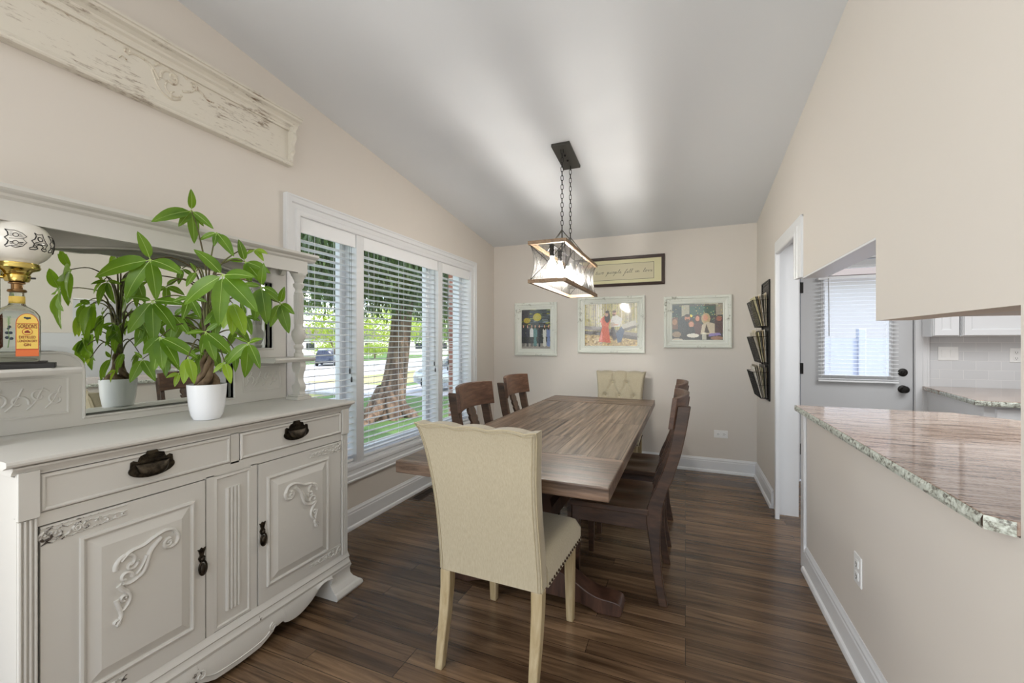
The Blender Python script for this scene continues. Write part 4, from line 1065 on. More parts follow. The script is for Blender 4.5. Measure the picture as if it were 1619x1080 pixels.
# carved lower side panels
for a, b in ((.600, .800), (1.470, 1.672)):
    m = MB(); m.molding(xplane(HX), rect(a, b, 1.045, 1.165), [(0, 0), (0, .001), (.004, .004), (.008, .003), (.008, 0)])
    cpn = m.build('carved_panel', 'paint', sb, world=True, smooth=20)
    m = MB(); mp = xplane(HX); yc_ = (a + b) / 2; s_ = 1 if a < 1 else -1
    for q in (-.07, -.02, .03, .075):
        m.ribbon(mp, arc((yc_ + q, 1.10 + .01 * math.sin(q * 50)), .026, .006, q * 900, q * 900 + 330, 16), [.004] * 17, .004)
        m.ribbon(mp, spline([(yc_ + q - .03, 1.065), (yc_ + q - .01, 1.09), (yc_ + q + .01, 1.14)], 5), .003, .004)
    m.build('leaf_carving', 'paint', cpn, world=True, smooth=60)
# small shelves, columns, cornice
for a, b in ((.500, .768), (1.50, 1.748)):
    MB().prism([(-2.088, 1.190), (-1.915, 1.190), (-1.905, 1.197), (-1.900, 1.206), (-1.905, 1.214), (-2.088, 1.214)], 'y', a, b).build('shelf', 'paint', sb, world=True, smooth=30)
def column(y):
    x = -1.955
    m = MB(); m.box(x - .045, x + .045, y - .045, y + .045, .985, 1.002); m.box(x - .038, x + .038, y - .038, y + .038, 1.002, 1.012); base_ = m.build('column_base', 'paint', sb, world=True, smooth=0, bevel=.003)
    sp = spline([(.030, 1.012), (.026, 1.03), (.034, 1.055), (.016, 1.09), (.018, 1.12), (.030, 1.15), (.034, 1.17), (.030, 1.19)], 4)
    m = MB(); P = [(x + a, b) for a, b in sp] + [(x - a * .9 + (.012 if 1.07 < b < 1.13 else 0), b) for a, b in sp[::-1]]
    m.prism(P, 'y', y - .018, y + .018); m.build('lower_column', 'paint', sb, world=True, smooth=40)
    pr = [(.024, 1.214), (.024, 1.235), (.018, 1.24), (.016, 1.255), (.024, 1.265), (.024, 1.275), (.017, 1.285), (.030, 1.31), (.037, 1.335), (.034, 1.355), (.022, 1.372), (.021, 1.40), (.0215, 1.56), (.023, 1.565), (.017, 1.575), (.017, 1.585), (.027, 1.60), (.028, 1.612), (.020, 1.62), (.024, 1.635), (.034, 1.655), (.038, 1.66), (.038, 1.668)]
    m = MB(); m.lathe(pr, (x, y, 0), 24)
    for k in range(12):
        a = 2 * PI * k / 12; m.tube([(x + .0215 * math.cos(a), y + .0215 * math.sin(a), 1.395), (x + .0225 * math.cos(a), y + .0225 * math.sin(a), 1.555)], .0028, 5)
    m.build('turned_column', 'paint', sb, world=True, smooth=40)
    m = MB(); m.box(x - .032, x + .028, y - .028, y + .028, 1.668, 1.735); m.build('column_cap', 'paint', sb, world=True, smooth=0)
    # curved bracket back to the frame
    q = [(-1.985, 1.735), (-1.985, 1.672), (-2.0, 1.668), (-2.012, 1.682), (-2.028, 1.700), (-2.05, 1.702), (-2.066, 1.69), (-2.075, 1.672), (-2.088, 1.668), (-2.088, 1.735)]
    m = MB(); m.prism(q, 'y', y - .012, y + .012); m.build('bracket', 'paint', sb, world=True, smooth=0)
column(.535); column(1.682)
m = MB(); m.prism([(-2.11, 1.70), (-1.935, 1.70), (-1.935, 1.735), (-2.11, 1.735)], 'y', .552, 1.714)
m.v = []; m.f = []
m.box(-1.945, -1.925, .552, 1.714, 1.672, 1.738)                         # front frieze between the columns
m.box(-2.112, -1.945, .552, .570, 1.70, 1.738); m.box(-2.112, -1.945, 1.696, 1.714, 1.70, 1.738)
# arched apron under the frieze
A0 = [(.612, 1.674)] + [(.612 + (1.654 - .612) * k / 30, 1.640 + .030 * math.sin(PI * k / 30) ** .5 - .0 ) for k in range(31)] + [(1.654, 1.674)]
m.build('frieze', 'paint', sb, world=True, smooth=0)
CPR = [(-2.12, 1.736), (-1.925, 1.736), (-1.915, 1.744), (-1.912, 1.752), (-1.895, 1.758), (-1.888, 1.764), (-1.888, 1.776), (-2.12, 1.776)]
m = MB(); m.prism(CPR, 'y', .505, 1.760); m.build('cornice', 'paint', sb, world=True, smooth=20)

# ------------------------------------------------------------------ bottle lamp on the left shelf
LX, LY, LZ = -1.975, .640, 1.214
lp = thing('bottle_lamp', 'table lamp made of a gin bottle with white lettered globe shade on the hutch shelf', 'lamp', (LX, LY, LZ))
ang = math.radians(-6)
def LT(z=0): return Matrix.Translation((LX, LY, LZ + z)) @ Matrix.Rotation(ang + math.radians(-52) + R90 * 0, 4, 'Z')
LT0 = Matrix.Translation((LX, LY, LZ)) @ Matrix.Rotation(math.radians(68), 4, "Z")    # local -Y looks to the camera
MB().box(-.095, .085, -.048, .048, .0, .016, LT0).build('base', 'ink', lp, world=True, smooth=0, bevel=.002)
MB().box(-.075, .065, -.042, .042, .016, .022, LT0).build('base_step', 'black', lp, world=True, smooth=0)
bz = .022
# bottle : rounded-rectangle section
def rr(hx_, hy_, r, n=6):
    out = []
    for cx_, cy_, a0 in ((hx_ - r, hy_ - r, 0), (-hx_ + r, hy_ - r, 90), (-hx_ + r, -hy_ + r, 180), (hx_ - r, -hy_ + r, 270)):
        for k in range(n + 1):
            a = math.radians(a0 + 90 * k / n); out.append((cx_ + r * math.cos(a), cy_ + r * math.sin(a)))
    return out
secs = [(.047, .030, .012, 0), (.050, .034, .014, .006), (.051, .035, .014, .03), (.051, .035, .014, .132), (.049, .034, .016, .148), (.041, .031, .018, .162), (.030, .026, .018, .171), (.0215, .0215, .0205, .177), (.018, .018, .0175, .183), (.0165, .0165, .016, .212), (.0165, .0165, .016, .222)]
m = MB(); vs = []; fs = []; n = 28
for a, b, r, z in secs: vs += [(p[0], p[1], bz + z) for p in rr(a, b, r)]
for j in range(len(secs) - 1):
    for i in range(n): fs.append((j * n + i, j * n + (i + 1) % n, (j + 1) * n + (i + 1) % n, (j + 1) * n + i))
fs += [list(range(n)), [(len(secs) - 1) * n + i for i in range(n)]]
bo = m.add(vs, fs, LT0).build('bottle', 'bottle', lp, world=True, smooth=50)
M['lab_y'] = mat('label_yellow', S(232, 198, 96), .6); M['lab_r'] = mat('label_red', S(186, 76, 40), .6); M['lab_t'] = mat('label_text', S(130, 36, 26), .6); M['lab_o'] = mat('label_orange', S(220, 112, 56), .6)
M['berry'] = mat('berry_print', S(30, 44, 60), .5); M['print_g'] = mat('leaf_print', S(120, 150, 100), .5)
def text_mb(txt, size, shear=0.0, font=None):
    cu = bpy.data.curves.new('t', 'FONT'); cu.body = txt; cu.size = size; cu.align_x = 'CENTER'; cu.align_y = 'CENTER'; cu.shear = shear; cu.resolution_u = 3; cu.offset = size * .018
    o = bpy.data.objects.new('t', cu); me = o.to_mesh(); mb = MB(); mb.add([v.co.copy() for v in me.vertices], [list(p.vertices) for p in me.polygons]); o.to_mesh_clear()
    bpy.data.objects.remove(o); bpy.data.curves.remove(cu); return mb
# label on the side facing the room (local -Y), set to the right half of the bottle
lx, yl = .024, -.0358
def lab(poly, y, m_, name, par): 
    mm = MB(); mm.prism([(lx + a * .68, bz + b * .93) for a, b in poly], 'y', yl - y, yl - y + .0003, LT0); return mm.build(name, m_, par, world=True, smooth=0)
top_arc = arc((0, .130), .033, .033, 0, 180, 14)
l0 = lab([(-.036, .018), (.036, .018)] + [(.036, .130)] + [(a * 1.09, .130 + (b - .130) * 1.05) for a, b in top_arc][1:-1] + [(-.036, .130)], .0, 'lab_r', 'label', lp)
l0['label'] = 'yellow and red gin label'
l1 = lab([(-.033, .044), (.033, .044), (.033, .130)] + top_arc[1:-1] + [(-.033, .130)], .0004, 'lab_y', 'label_field', l0)
lab([(-.035, .019), (.035, .019), (.035, .040), (-.035, .040)], .0004, 'lab_o', 'label_foot', l0)
lab([(-.033, .1295), (.033, .1295), (.033, .131), (-.033, .131)], .0008, 'lab_r', 'label_rule', l0)
def put_text(txt, size, z, w, m_='lab_t', sy=1.0, x=0):
    tm = text_mb(txt, size); xs = [v.x for v in tm.v]; k = w / (max(xs) - min(xs))
    tm2 = MB(); tm2.add([(lx + x + v.x * k * .68, yl - .0011, bz + z * .93 + v.y * sy) for v in tm.v], tm.f, LT0); tm2.build('lettering', m_, l0, world=True, smooth=0)
put_text("GORDON'S", .016, .120, .060, sy=1.15); put_text('DISTILLED', .012, .083, .052); put_text('LONDON DRY', .011, .070, .060); put_text('GIN', .012, .057, .022)
mm = MB(); mm.prism([(lx + a * .7, bz + .095 + b) for a, b in [(x_ * .016, y_ * .011) for x_, y_ in arc((0, 0), 1, 1, 0, 360, 20)[:-1]]], 'y', yl - .0012, yl - .0009, LT0); mm.build('emblem_ring', 'lab_r', l0, world=True, smooth=0)
mm = MB(); mm.prism([(lx + a * .7, bz + .095 + b) for a, b in [(x_ * .014, y_ * .009) for x_, y_ in arc((0, 0), 1, 1, 0, 360, 20)[:-1]]], 'y', yl - .0015, yl - .0012, LT0); mm.build('emblem_field', 'lab_y', l0, world=True, smooth=0)
mm = MB(); mm.prism([(lx + a * .7, bz + .095 + b) for a, b in ((-.009, -.004), (.009, -.004), (.008, .001), (.004, .002), (.005, .005), (.001, .004), (-.001, .006), (-.003, .003), (-.008, .002))], 'y', yl - .0018, yl - .0015, LT0); mm.build('emblem', 'lab_t', l0, world=True, smooth=0)
mm = MB()
for a, b, r in ((-.046, .118, .004), (-.052, .098, .0045), (-.043, .098, .0045), (-.052, .082, .0045), (-.041, .079, .0045), (-.049, .112, .003), (.0, .148, .004), (-.006, .150, .003), (.006, .149, .003)):
    mm.sphere((lx + a * .8, yl - .0004, bz + b * .93), r, 8, T=LT0, sy=.2)
mm.build('berries', 'berry', bo, world=True, smooth=60)
mm = MB(); mm.tube([(lx - .040, yl, bz + .045), (lx - .037, yl, bz + .07), (lx - .039, yl, bz + .10), (lx - .038, yl, bz + .138)], .0012, 5, T=LT0)
for k in range(5): mm.prism([(lx - .038, bz + .118 + k * .005), (lx - .032, bz + .124 + k * .005), (lx - .038, bz + .121 + k * .005), (lx - .044, bz + .124 + k * .005)], 'y', yl - .0003, yl, LT0)
mm.build('sprig', 'print_g', bo, world=True, smooth=0)
mm = MB(); mm.lathe([(.0178, .185), (.0178, .208)], (0, 0, bz), 20, T=LT0); mm.build('neck_band', 'lab_y', bo, world=True)
m = MB(); m.lathe([(r_, z_ * .85 - .010) for r_, z_ in [(.020, .272), (.022, .276), (.020, .282), (.013, .284), (.013, .302), (.019, .304), (.019, .308), (.012, .310)]], (0, 0, bz), 20, T=LT0)
m.build('stopper', mat('stopper_bronze', S(140, 108, 72), .3, 1), lp, world=True)
m = MB(); m.lathe([(r_, .252 + (z_ - .308) * .78) for r_, z_ in [(.010, .308), (.026, .312), (.029, .322), (.030, .338), (.028, .342), (.030, .346), (.032, .352), (.036, .356), (.048, .362), (.052, .368), (.052, .374), (.050, .378), (.050, .386), (.046, .388)]], (0, 0, bz), 30, T=LT0)
m.lathe([(.008, 0), (.022, .004), (.025, .015), (.020, .03), (.030, .035), (.034, .04), (.030, .05), (0, .052)], (-.062, 0, bz + .262), 20, T=LT0); m.tube([(-.02, 0, bz + .268), (-.062, 0, bz + .268)], .006, 8, T=LT0)
br_ = m.build('burner', 'brass', lp, world=True)
m = MB(); m.tube([(.030, -.01, bz + .268), (.040, -.014, bz + .268)], .003, 8, T=LT0); m.tube([(-.064, -.022, bz + .274), (-.046, -.030, bz + .274)], .003, 8, T=LT0)
m.build('switch_key', 'ink', br_, world=True)
GC = bz + .380; GR, GH = .081, .072
m = MB(); P = [(.044, -.068)] + [(GR * math.cos(a) ** .8, GH * math.sin(a)) for a in [math.radians(-60 + 140 * k / 20) for k in range(21)]] + [(.012, GH), (0, GH)]
m.lathe(P, (0, 0, GC), 48, T=LT0); gl = m.build('globe_shade', 'opal', lp, world=True, smooth=60)
gl['label'] = 'white glass globe shade lettered BAR'
# ornate letters wrapped round the shade
def glyph(strokes, cx_a, hs, ws):
    """strokes in unit box mapped on the globe at longitude cx_a"""
    m = MB()
    for pts, w in strokes:
        P = []
        for a, b in pts:
            lon = cx_a + (a - .5) * ws / GR; z = (b - .5) * hs; el = math.asin(max(-1, min(1, (z) / GH)))
            r = GR * math.cos(el) ** .8 + .0006
            P.append((r * math.cos(lon), r * math.sin(lon), GC + z))
        m.tube(P, w, 5, flat=.5, T=LT0)
    return m
w1 = .0016
Bs = [([(0, 1), (.2, .96), (.45, .98), (.8, .86), (1, .68), (.82, .53), (1, .34), (.82, .12), (.5, .0), (.25, .08), (.05, 0), (0, .08), (.12, .18), (.18, .35), (.02, .52), (.18, .66), (.14, .84), (0, 1)], w1),
      ([(.5 + .13 * math.cos(t_), .72 + .11 * math.sin(t_)) for t_ in [2 * PI * k / 12 for k in range(13)]], w1), ([(.5 + .13 * math.cos(t_), .28 + .11 * math.sin(t_)) for t_ in [2 * PI * k / 12 for k in range(13)]], w1),
      ([(.22, .5), (.85, .53)], w1), ([(.25, .30), (.36, .30)], .003), ([(.25, .22), (.36, .22)], .0022), ([(.66, .30), (.84, .32)], .003), ([(.66, .22), (.8, .22)], .0022), ([(.3, .1), (.75, .1)], .002),
      ] + [([(.24, .62 + k * .06), (.36, .62 + k * .06)], .0006) for k in range(5)] + [([(.66, .62 + k * .05), (.88 - k * .04, .62 + k * .05)], .0006) for k in range(5)]
As = [([(.25, 1), (.4, .92), (.6, .95), (.75, 1), (.72, .8), (.85, .55), (1, .4), (.88, .2), (1, .05), (.9, 0), (.72, .02), (.62, .1), (.72, .22), (.6, .32), (.42, .32), (.32, .22), (.42, .08), (.28, .02), (0, 0), (-.02, .08), (.15, .16), (.2, .34), (.06, .5), (.22, .62), (.32, .82), (.25, 1)], w1),
      ([(.52 + .14 * math.cos(t_), .66 + .13 * math.sin(t_)) for t_ in [2 * PI * k / 12 for k in range(13)]], w1), ([(.25, .45), (.85, .45)], .0022), ([(.22, .36), (.88, .36)], .003), ([(.2, .14), (.36, .14)], .003), ([(.72, .14), (.88, .14)], .003), ([(.24, .24), (.32, .24)], .003)]
Rs = [([(0, 1), (.2, .96), (.5, .98), (.85, .85), (.95, .68), (.7, .5), (.85, .3), (1, .05), (.85, 0), (.7, .02), (.6, .25), (.45, .42), (.35, .25), (.4, .05), (.05, 0), (0, .08), (.14, .2), (.16, .4), (.02, .52), (.18, .66), (.14, .84), (0, 1)], w1), ([(.5 + .13 * math.cos(t_), .72 + .11 * math.sin(t_)) for t_ in [2 * PI * k / 12 for k in range(13)]], w1), ([(.2, .3), (.34, .3)], .003)]
for st_, a in ((Bs, -88), (As, -50), (Rs, -12)): glyph(st_, math.radians(a), .054, .046).build('lettering', 'ink', gl, world=True, smooth=60)

# ------------------------------------------------------------------ money tree
pl = thing('potted_money_tree', 'leafy green braided money tree in a small white pot on the sideboard', 'plant', (-1.80, 1.11, .985))
px_, py_ = -1.80, 1.11
m = MB(); m.lathe([(.040, 0), (.046, .002), (.055, .02), (.062, .06), (.0655, .10), (.068, .142), (.0655, .143), (.064, .125), (0, .120)], (px_, py_, .985), 40)
m.build('pot', 'white', pl, world=True, smooth=40)
m = MB(); r_ = random.Random(3); m.lathe([(.064, .0), (.045, .008), (0, .012)], (px_, py_, 1.104), 24)
for i in range(140):
    a = r_.random() * 2 * PI; q = .058 * math.sqrt(r_.random()); x, y, z = px_ + q * math.cos(a), py_ + q * math.sin(a), 1.114 + r_.random() * .008
    b = r_.random() * PI; L = .004 + r_.random() * .006
    m.box(-L, L, -.003, .003, -.0015, .0015, Matrix.Translation((x, y, z)) @ Matrix.Rotation(b, 4, 'Z') @ Matrix.Rotation(r_.random() - .5, 4, 'X'))
m.build('bark_mulch', 'soil', pl, world=True, smooth=0)
m = MB()
for s_ in range(4):
    P = []; R_ = []
    for i in range(15):
        u = i / 14; a = s_ * PI / 2 + u * 3.6; rad = .026 * (1 - u) + .006 + .006 * math.sin(u * 9)
        P.append((px_ + rad * math.cos(a), py_ + rad * math.sin(a), 1.108 + u * .135)); R_.append(.016 * (1 - .55 * u))
    m.tube(P, R_, 8)
m.build('braided_trunk', 'bark', pl, world=True, smooth=60)
tops = [Vector((px_ + a, py_ + b, 1.235)) for a, b in ((.008, .004), (-.008, .006), (.004, -.008), (-.004, -.002))]
PLANT = [
  ((-1.845, 1.078, 1.83), [(-1.815, 1.058, 1.909), (-1.858, 0.945, 1.753), (-1.859, 0.979, 1.767), (-1.857, 1.037, 1.757), (-1.855, 1.094, 1.702), (-1.793, 1.132, 1.764), (-1.844, 1.124, 1.778)], 0.0),
  ((-1.834, 0.931, 1.604), [(-1.843, 0.895, 1.704), (-1.703, 0.966, 1.549), (-1.807, 0.936, 1.453), (-1.928, 0.899, 1.457), (-2.009, 0.846, 1.541)], 0),
  ((-1.546, 1.007, 1.541), [(-1.611, 0.948, 1.63), (-1.419, 1.04, 1.532), (-1.422, 1.051, 1.41), (-1.565, 1.006, 1.359), (-1.695, 0.965, 1.438)], 0),
  ((-1.724, 1.215, 1.639), [(-1.719, 1.184, 1.728), (-1.777, 1.173, 1.643), (-1.617, 1.252, 1.589), (-1.655, 1.25, 1.543), (-1.719, 1.236, 1.539)], 0),
  ((-1.622, 1.213, 1.529), [(-1.677, 1.158, 1.533), (-1.596, 1.205, 1.625), (-1.549, 1.237, 1.489), (-1.655, 1.207, 1.388), (-1.617, 1.235, 1.373)], 0),
  ((-1.621, 1.3, 1.466), [(-1.577, 1.286, 1.536), (-1.547, 1.311, 1.418), (-1.656, 1.28, 1.364), (-1.69, 1.279, 1.521), (-1.601, 1.328, 1.337)], 0),
  ((-1.555, 1.111, 1.296), [(-1.58, 1.069, 1.318), (-1.487, 1.12, 1.311), (-1.509, 1.124, 1.197), (-1.575, 1.11, 1.162), (-1.655, 1.09, 1.21)], 0),
  ((-1.592, 1.074, 1.446), [(-1.564, 1.053, 1.325), (-1.532, 1.08, 1.325), (-1.621, 1.056, 1.349), (-1.564, 1.092, 1.398)], 1),
  ((-1.898, 0.97, 1.457), [(-1.949, 0.917, 1.469), (-1.964, 0.923, 1.333), (-1.886, 0.968, 1.292), (-1.821, 1.008, 1.338), (-1.796, 1.031, 1.444)], 0),
  ((-1.848, 0.969, 1.318), [(-1.835, 0.942, 1.19), (-1.818, 0.962, 1.194), (-1.774, 0.993, 1.203), (-1.721, 1.028, 1.238), (-1.929, 0.955, 1.253)], 0),
  ((-1.728, 0.997, 1.242), [(-1.71, 0.972, 1.145), (-1.686, 0.994, 1.144)], 1),
  ((-1.709, 1.048, 1.338), [(-1.75, 0.999, 1.33), (-1.707, 1.029, 1.253), (-1.666, 1.059, 1.224), (-1.62, 1.091, 1.252), (-1.671, 1.083, 1.38)], 0),
  ((-1.641, 1.076, 1.221), [(-1.588, 1.065, 1.141), (-1.663, 1.047, 1.181)], 1),
  ((-1.771, 1.13, 1.746), [(-1.677, 1.137, 1.644), (-1.764, 1.114, 1.685), (-1.832, 1.099, 1.714), (-1.746, 1.147, 1.706)], 0),
  ((-1.744, 1.272, 1.703), [(-1.748, 1.237, 1.674), (-1.689, 1.275, 1.649), (-1.682, 1.29, 1.682)], 1),
  ((-1.785, 1.06, 1.576), [(-1.789, 1.026, 1.514), (-1.789, 1.039, 1.61)], 0),
  ((-2.019, 1.082, 1.533), [(-1.948, 1.112, 1.496), (-2.02, 1.03, 1.496), (-2.015, 1.077, 1.447), (-2.013, 1.124, 1.573)], 0),
  ((-1.893, 1.166, 1.415), [(-1.928, 1.12, 1.416), (-1.83, 1.173, 1.355), (-1.91, 1.153, 1.328), (-1.842, 1.194, 1.451)], 0),
  ((-2.005, 0.991, 1.231), [(-2.015, 0.954, 1.14), (-1.935, 1.0, 1.144), (-2.016, 0.969, 1.261)], 0),
  ((-2.019, 1.147, 1.411), [(-2.01, 1.075, 1.381), (-2.015, 1.108, 1.301), (-2.016, 1.196, 1.315), (-2.007, 1.213, 1.401)], 0),
  ((-1.823, 1.25, 1.357), [(-1.742, 1.25, 1.288), (-1.843, 1.222, 1.274), (-1.753, 1.272, 1.371)], 0),
  ((-1.991, 1.235, 1.287), [(-2.015, 1.17, 1.246), (-2.003, 1.21, 1.16), (-1.932, 1.252, 1.165), (-1.917, 1.271, 1.244)], 0),
  ((-1.866, 1.026, 1.401), [(-1.894, 0.983, 1.35), (-1.862, 1.009, 1.289), (-1.802, 1.046, 1.326), (-1.824, 1.05, 1.439)], 0),
  ((-1.705, 1.093, 1.426), [(-1.726, 1.052, 1.363), (-1.698, 1.076, 1.314), (-1.636, 1.115, 1.351), (-1.662, 1.117, 1.464)], 0),
  ((-1.702, 1.202, 1.407), [(-1.712, 1.166, 1.333), (-1.66, 1.2, 1.328), (-1.638, 1.222, 1.386), (-1.728, 1.198, 1.466)], 0),
  ((-1.965, 1.051, 1.25), [(-1.982, 1.011, 1.2), (-1.944, 1.04, 1.158), (-1.905, 1.069, 1.183)], 0),
  ((-1.895, 1.144, 1.248), [(-1.911, 1.105, 1.209), (-1.89, 1.127, 1.148), (-1.839, 1.161, 1.189)], 0),
  ((-2.013, 1.139, 1.616), [(-2.018, 1.093, 1.628), (-2.019, 1.128, 1.547), (-1.978, 1.169, 1.577)], 0),
  ((-2.013, 1.009, 1.34), [(-2.009, 0.957, 1.363), (-2.014, 0.968, 1.281), (-1.996, 1.009, 1.25), (-1.963, 1.036, 1.288), (-1.991, 1.038, 1.384)], 0),
  ((-1.892, 1.059, 1.173), [(-1.908, 1.02, 1.156), (-1.889, 1.041, 1.119)], 1),
  ((-1.743, 1.012, 1.47), [(-1.772, 0.968, 1.448), (-1.75, 0.99, 1.384), (-1.697, 1.025, 1.385), (-1.687, 1.042, 1.451)], 0),
  ((-1.702, 1.159, 1.262), [(-1.719, 1.119, 1.212), (-1.684, 1.147, 1.178), (-1.648, 1.175, 1.211)], 0),
  ((-2.017, 0.975, 1.552), [(-2.013, 0.923, 1.533), (-2.017, 0.945, 1.449), (-2.015, 1.002, 1.459), (-2.013, 1.027, 1.546)], 0),
  ((-2.017, 0.996, 1.378), [(-2.015, 0.943, 1.351), (-2.019, 0.976, 1.281), (-2.01, 1.025, 1.288)], 0),
]

camdir = Vector((0, 0, 1.3))
rl = random.Random(11)
cl = 0
for hub, tips, young in PLANT:
    H_ = Vector(hub); base_ = tops[cl % 4]; cl += 1
    # petiole: leaves the woody stem above the trunk and arches out to the hub
    hgt = max(0.02, min(.32, (H_.z - 1.235) * .75 + .03))
    stemtop = base_ + Vector(((H_.x - base_.x) * .15, (H_.y - base_.y) * .15, hgt))
    mid = (stemtop + H_) / 2 + Vector((0, 0, .03 + .02 * rl.random()))
    if H_.z < 1.25: stemtop = base_ + Vector((0, 0, .02)); mid = (stemtop + H_) / 2 + Vector((0, 0, .06))
    P = spline([tuple(base_), tuple(stemtop), tuple(mid), tuple(H_)], 6)
    k = len(P); m = MB(); m.tube(P, [.0042 - .0026 * i / k for i in range(k)], 6)
    st_ = m.build('stem', 'stem', pl, world=True, smooth=60)
    for tp in tips:
        T_ = Vector(tp); d = T_ - H_; L = d.length
        d.normalize(); tc_ = (camdir - H_).normalized()
        nrm = (tc_ * 1.0 + Vector((0, 0, .55)) + Vector((rl.uniform(-.25, .25), rl.uniform(-.25, .25), rl.uniform(-.1, .2))))
        nrm = (nrm - d * nrm.dot(d)).normalized(); sd = d.cross(nrm)
        wd = L * rl.uniform(.165, .205); n = 11; vs = []; fs = []
        start = .07
        for i in range(n + 1):
            u = i / n; prof = (math.sin(PI * min(1, u ** .80)) ** .72) if 0 < u < 1 else 0
            prof *= (1 - .25 * u); prof = max(prof, .03 if u < .99 else .0)
            sag = -.10 * L * (u ** 2) ; arch_ = .06 * L * math.sin(PI * u)
            c_ = H_ + d * (L * (start + (1 - start) * u)) + nrm * arch_ + Vector((0, 0, sag * .25))
            for q in (-1, -.5, 0, .5, 1):
                rip = .0012 * math.sin(u * 34) * abs(q)
                vs.append(c_ + sd * (q * wd * prof) + nrm * ((-.0 if q == 0 else .10 * wd * prof * abs(q) * 1.6) + rip))
        for i in range(n):
            for q in range(4): fs.append((i * 5 + q, i * 5 + q + 1, (i + 1) * 5 + q + 1, (i + 1) * 5 + q))
        m = MB(); m.add(vs, fs); lf = m.build('leaf', 'leaf2' if young else 'leaf', pl, world=True, smooth=80)
        m = MB(); m.tube([vs[i * 5 + 2] + nrm * .0004 for i in range(n)], [.0011 - .0007 * i / n for i in range(n)], 4)
        m.tube([H_, vs[2]], .0014, 5); m.build('midrib', 'vein', lf, world=True, smooth=60)

# ------------------------------------------------------------------ framed pictures
class Paint:
    def __init__(s, w, h, bgc): s.w, s.h = w, h; s.a = np.zeros((h, w, 3)); s.a[:] = bgc; s.Y, s.X = np.mgrid[0:h, 0:w]; s.X = (s.X + .5) / w; s.Y = (s.Y + .5) / h; s.r = np.random.RandomState(5)
    def ell(s, x, y, rx, ry, c, al=1): k = (((s.X - x) / rx) ** 2 + ((s.Y - y) / ry) ** 2) < 1; s.a[k] = s.a[k] * (1 - al) + np.array(c) * al
    def rect(s, x0, x1, y0, y1, c, al=1): k = (s.X > x0) & (s.X < x1) & (s.Y > y0) & (s.Y < y1); s.a[k] = s.a[k] * (1 - al) + np.array(c) * al
    def poly(s, P, c):
        k = np.zeros_like(s.X, bool); n = len(P)
        for i in range(n):
            (x0, y0), (x1, y1) = P[i], P[(i + 1) % n]
            if y0 == y1: continue
            cr = ((s.Y >= min(y0, y1)) & (s.Y < max(y0, y1))) & (s.X < (x1 - x0) * (s.Y - y0) / (y1 - y0) + x0); k ^= cr
        s.a[k] = c
    def noise(s, amp): s.a += s.r.normal(0, amp, s.a.shape[:2])[..., None]; s.a = np.clip(s.a, 0, 255)
def print_mesh(P, x0, x1, z0, z1, y, parent):
    w, h = P.w, P.h
    vs = [(x0 + (x1 - x0) * i / w, y, z0 + (z1 - z0) * j / h) for j in range(h + 1) for i in range(w + 1)]
    fs = [(j * (w + 1) + i, j * (w + 1) + i + 1, (j + 1) * (w + 1) + i + 1, (j + 1) * (w + 1) + i) for j in range(h) for i in range(w)]
    me = bpy.data.meshes.new('print'); off = top_loc(parent); me.from_pydata([tuple(Vector(v) - off) for v in vs], [], fs)
    ca = me.color_attributes.new('paint', 'FLOAT_COLOR', 'CORNER')
    c = P.a / 255.0; lin = np.where(c <= .04045, c / 12.92, ((c + .055) / 1.055) ** 2.4)
    arr = np.ones((h, w, 4, 4)); arr[..., :3] = lin[:, :, None, :]
    ca.data.foreach_set('color', arr.reshape(-1).astype(np.float32)); me.materials.append(M['print'])
    o = bpy.data.objects.new('photo_print', me); COL.objects.link(o); o.parent = parent; return o
def person(p, x, y, s, skin, top, leg, hair, long_=False, dress=None):
    p.rect(x - .035 * s, x - .004 * s, y, y + .30 * s, leg); p.rect(x + .004 * s, x + .035 * s, y, y + .30 * s, leg)
    if dress: p.poly([(x - .075 * s, y + .02 * s), (x + .075 * s, y + .02 * s), (x + .035 * s, y + .36 * s), (x - .035 * s, y + .36 * s)], dress)
    p.poly([(x - .045 * s, y + .28 * s), (x + .045 * s, y + .28 * s), (x + .060 * s, y + .50 * s), (x + .03 * s, y + .545 * s), (x - .03 * s, y + .545 * s), (x - .060 * s, y + .50 * s)], top)
    p.rect(x - .072 * s, x - .05 * s, y + .28 * s, y + .5 * s, top); p.rect(x + .05 * s, x + .072 * s, y + .28 * s, y + .5 * s, top)
    if long_: p.ell(x, y + .56 * s, .045 * s, .085 * s, hair)
    p.ell(x, y + .605 * s, .030 * s, .052 * s, hair); p.ell(x, y + .592 * s, .024 * s, .042 * s, skin)
SK = (206, 164, 140)
p1 = Paint(84, 112, (52, 54, 50))
for k in range(60): x, y = p1.r.rand(2); p1.ell(x, .35 + .65 * y, .05 + .06 * p1.r.rand(), .012, [(110, 120, 60), (190, 190, 70), (60, 80, 70), (150, 160, 170)][k % 4], .7)
p1.rect(0, .28, .72, 1, (70, 66, 68)); p1.ell(.55, .80, .14, .10, (206, 190, 50), .9); p1.ell(.2, .72, .12, .07, (190, 170, 60), .9)
for k in range(13): p1.rect(.3, .95, .55 + k * .033, .558 + k * .033, (150, 170, 190), .55)  # pale bars: reflection of the window blinds painted into the print
p1.rect(0, 1, 0, .14, (150, 146, 138))
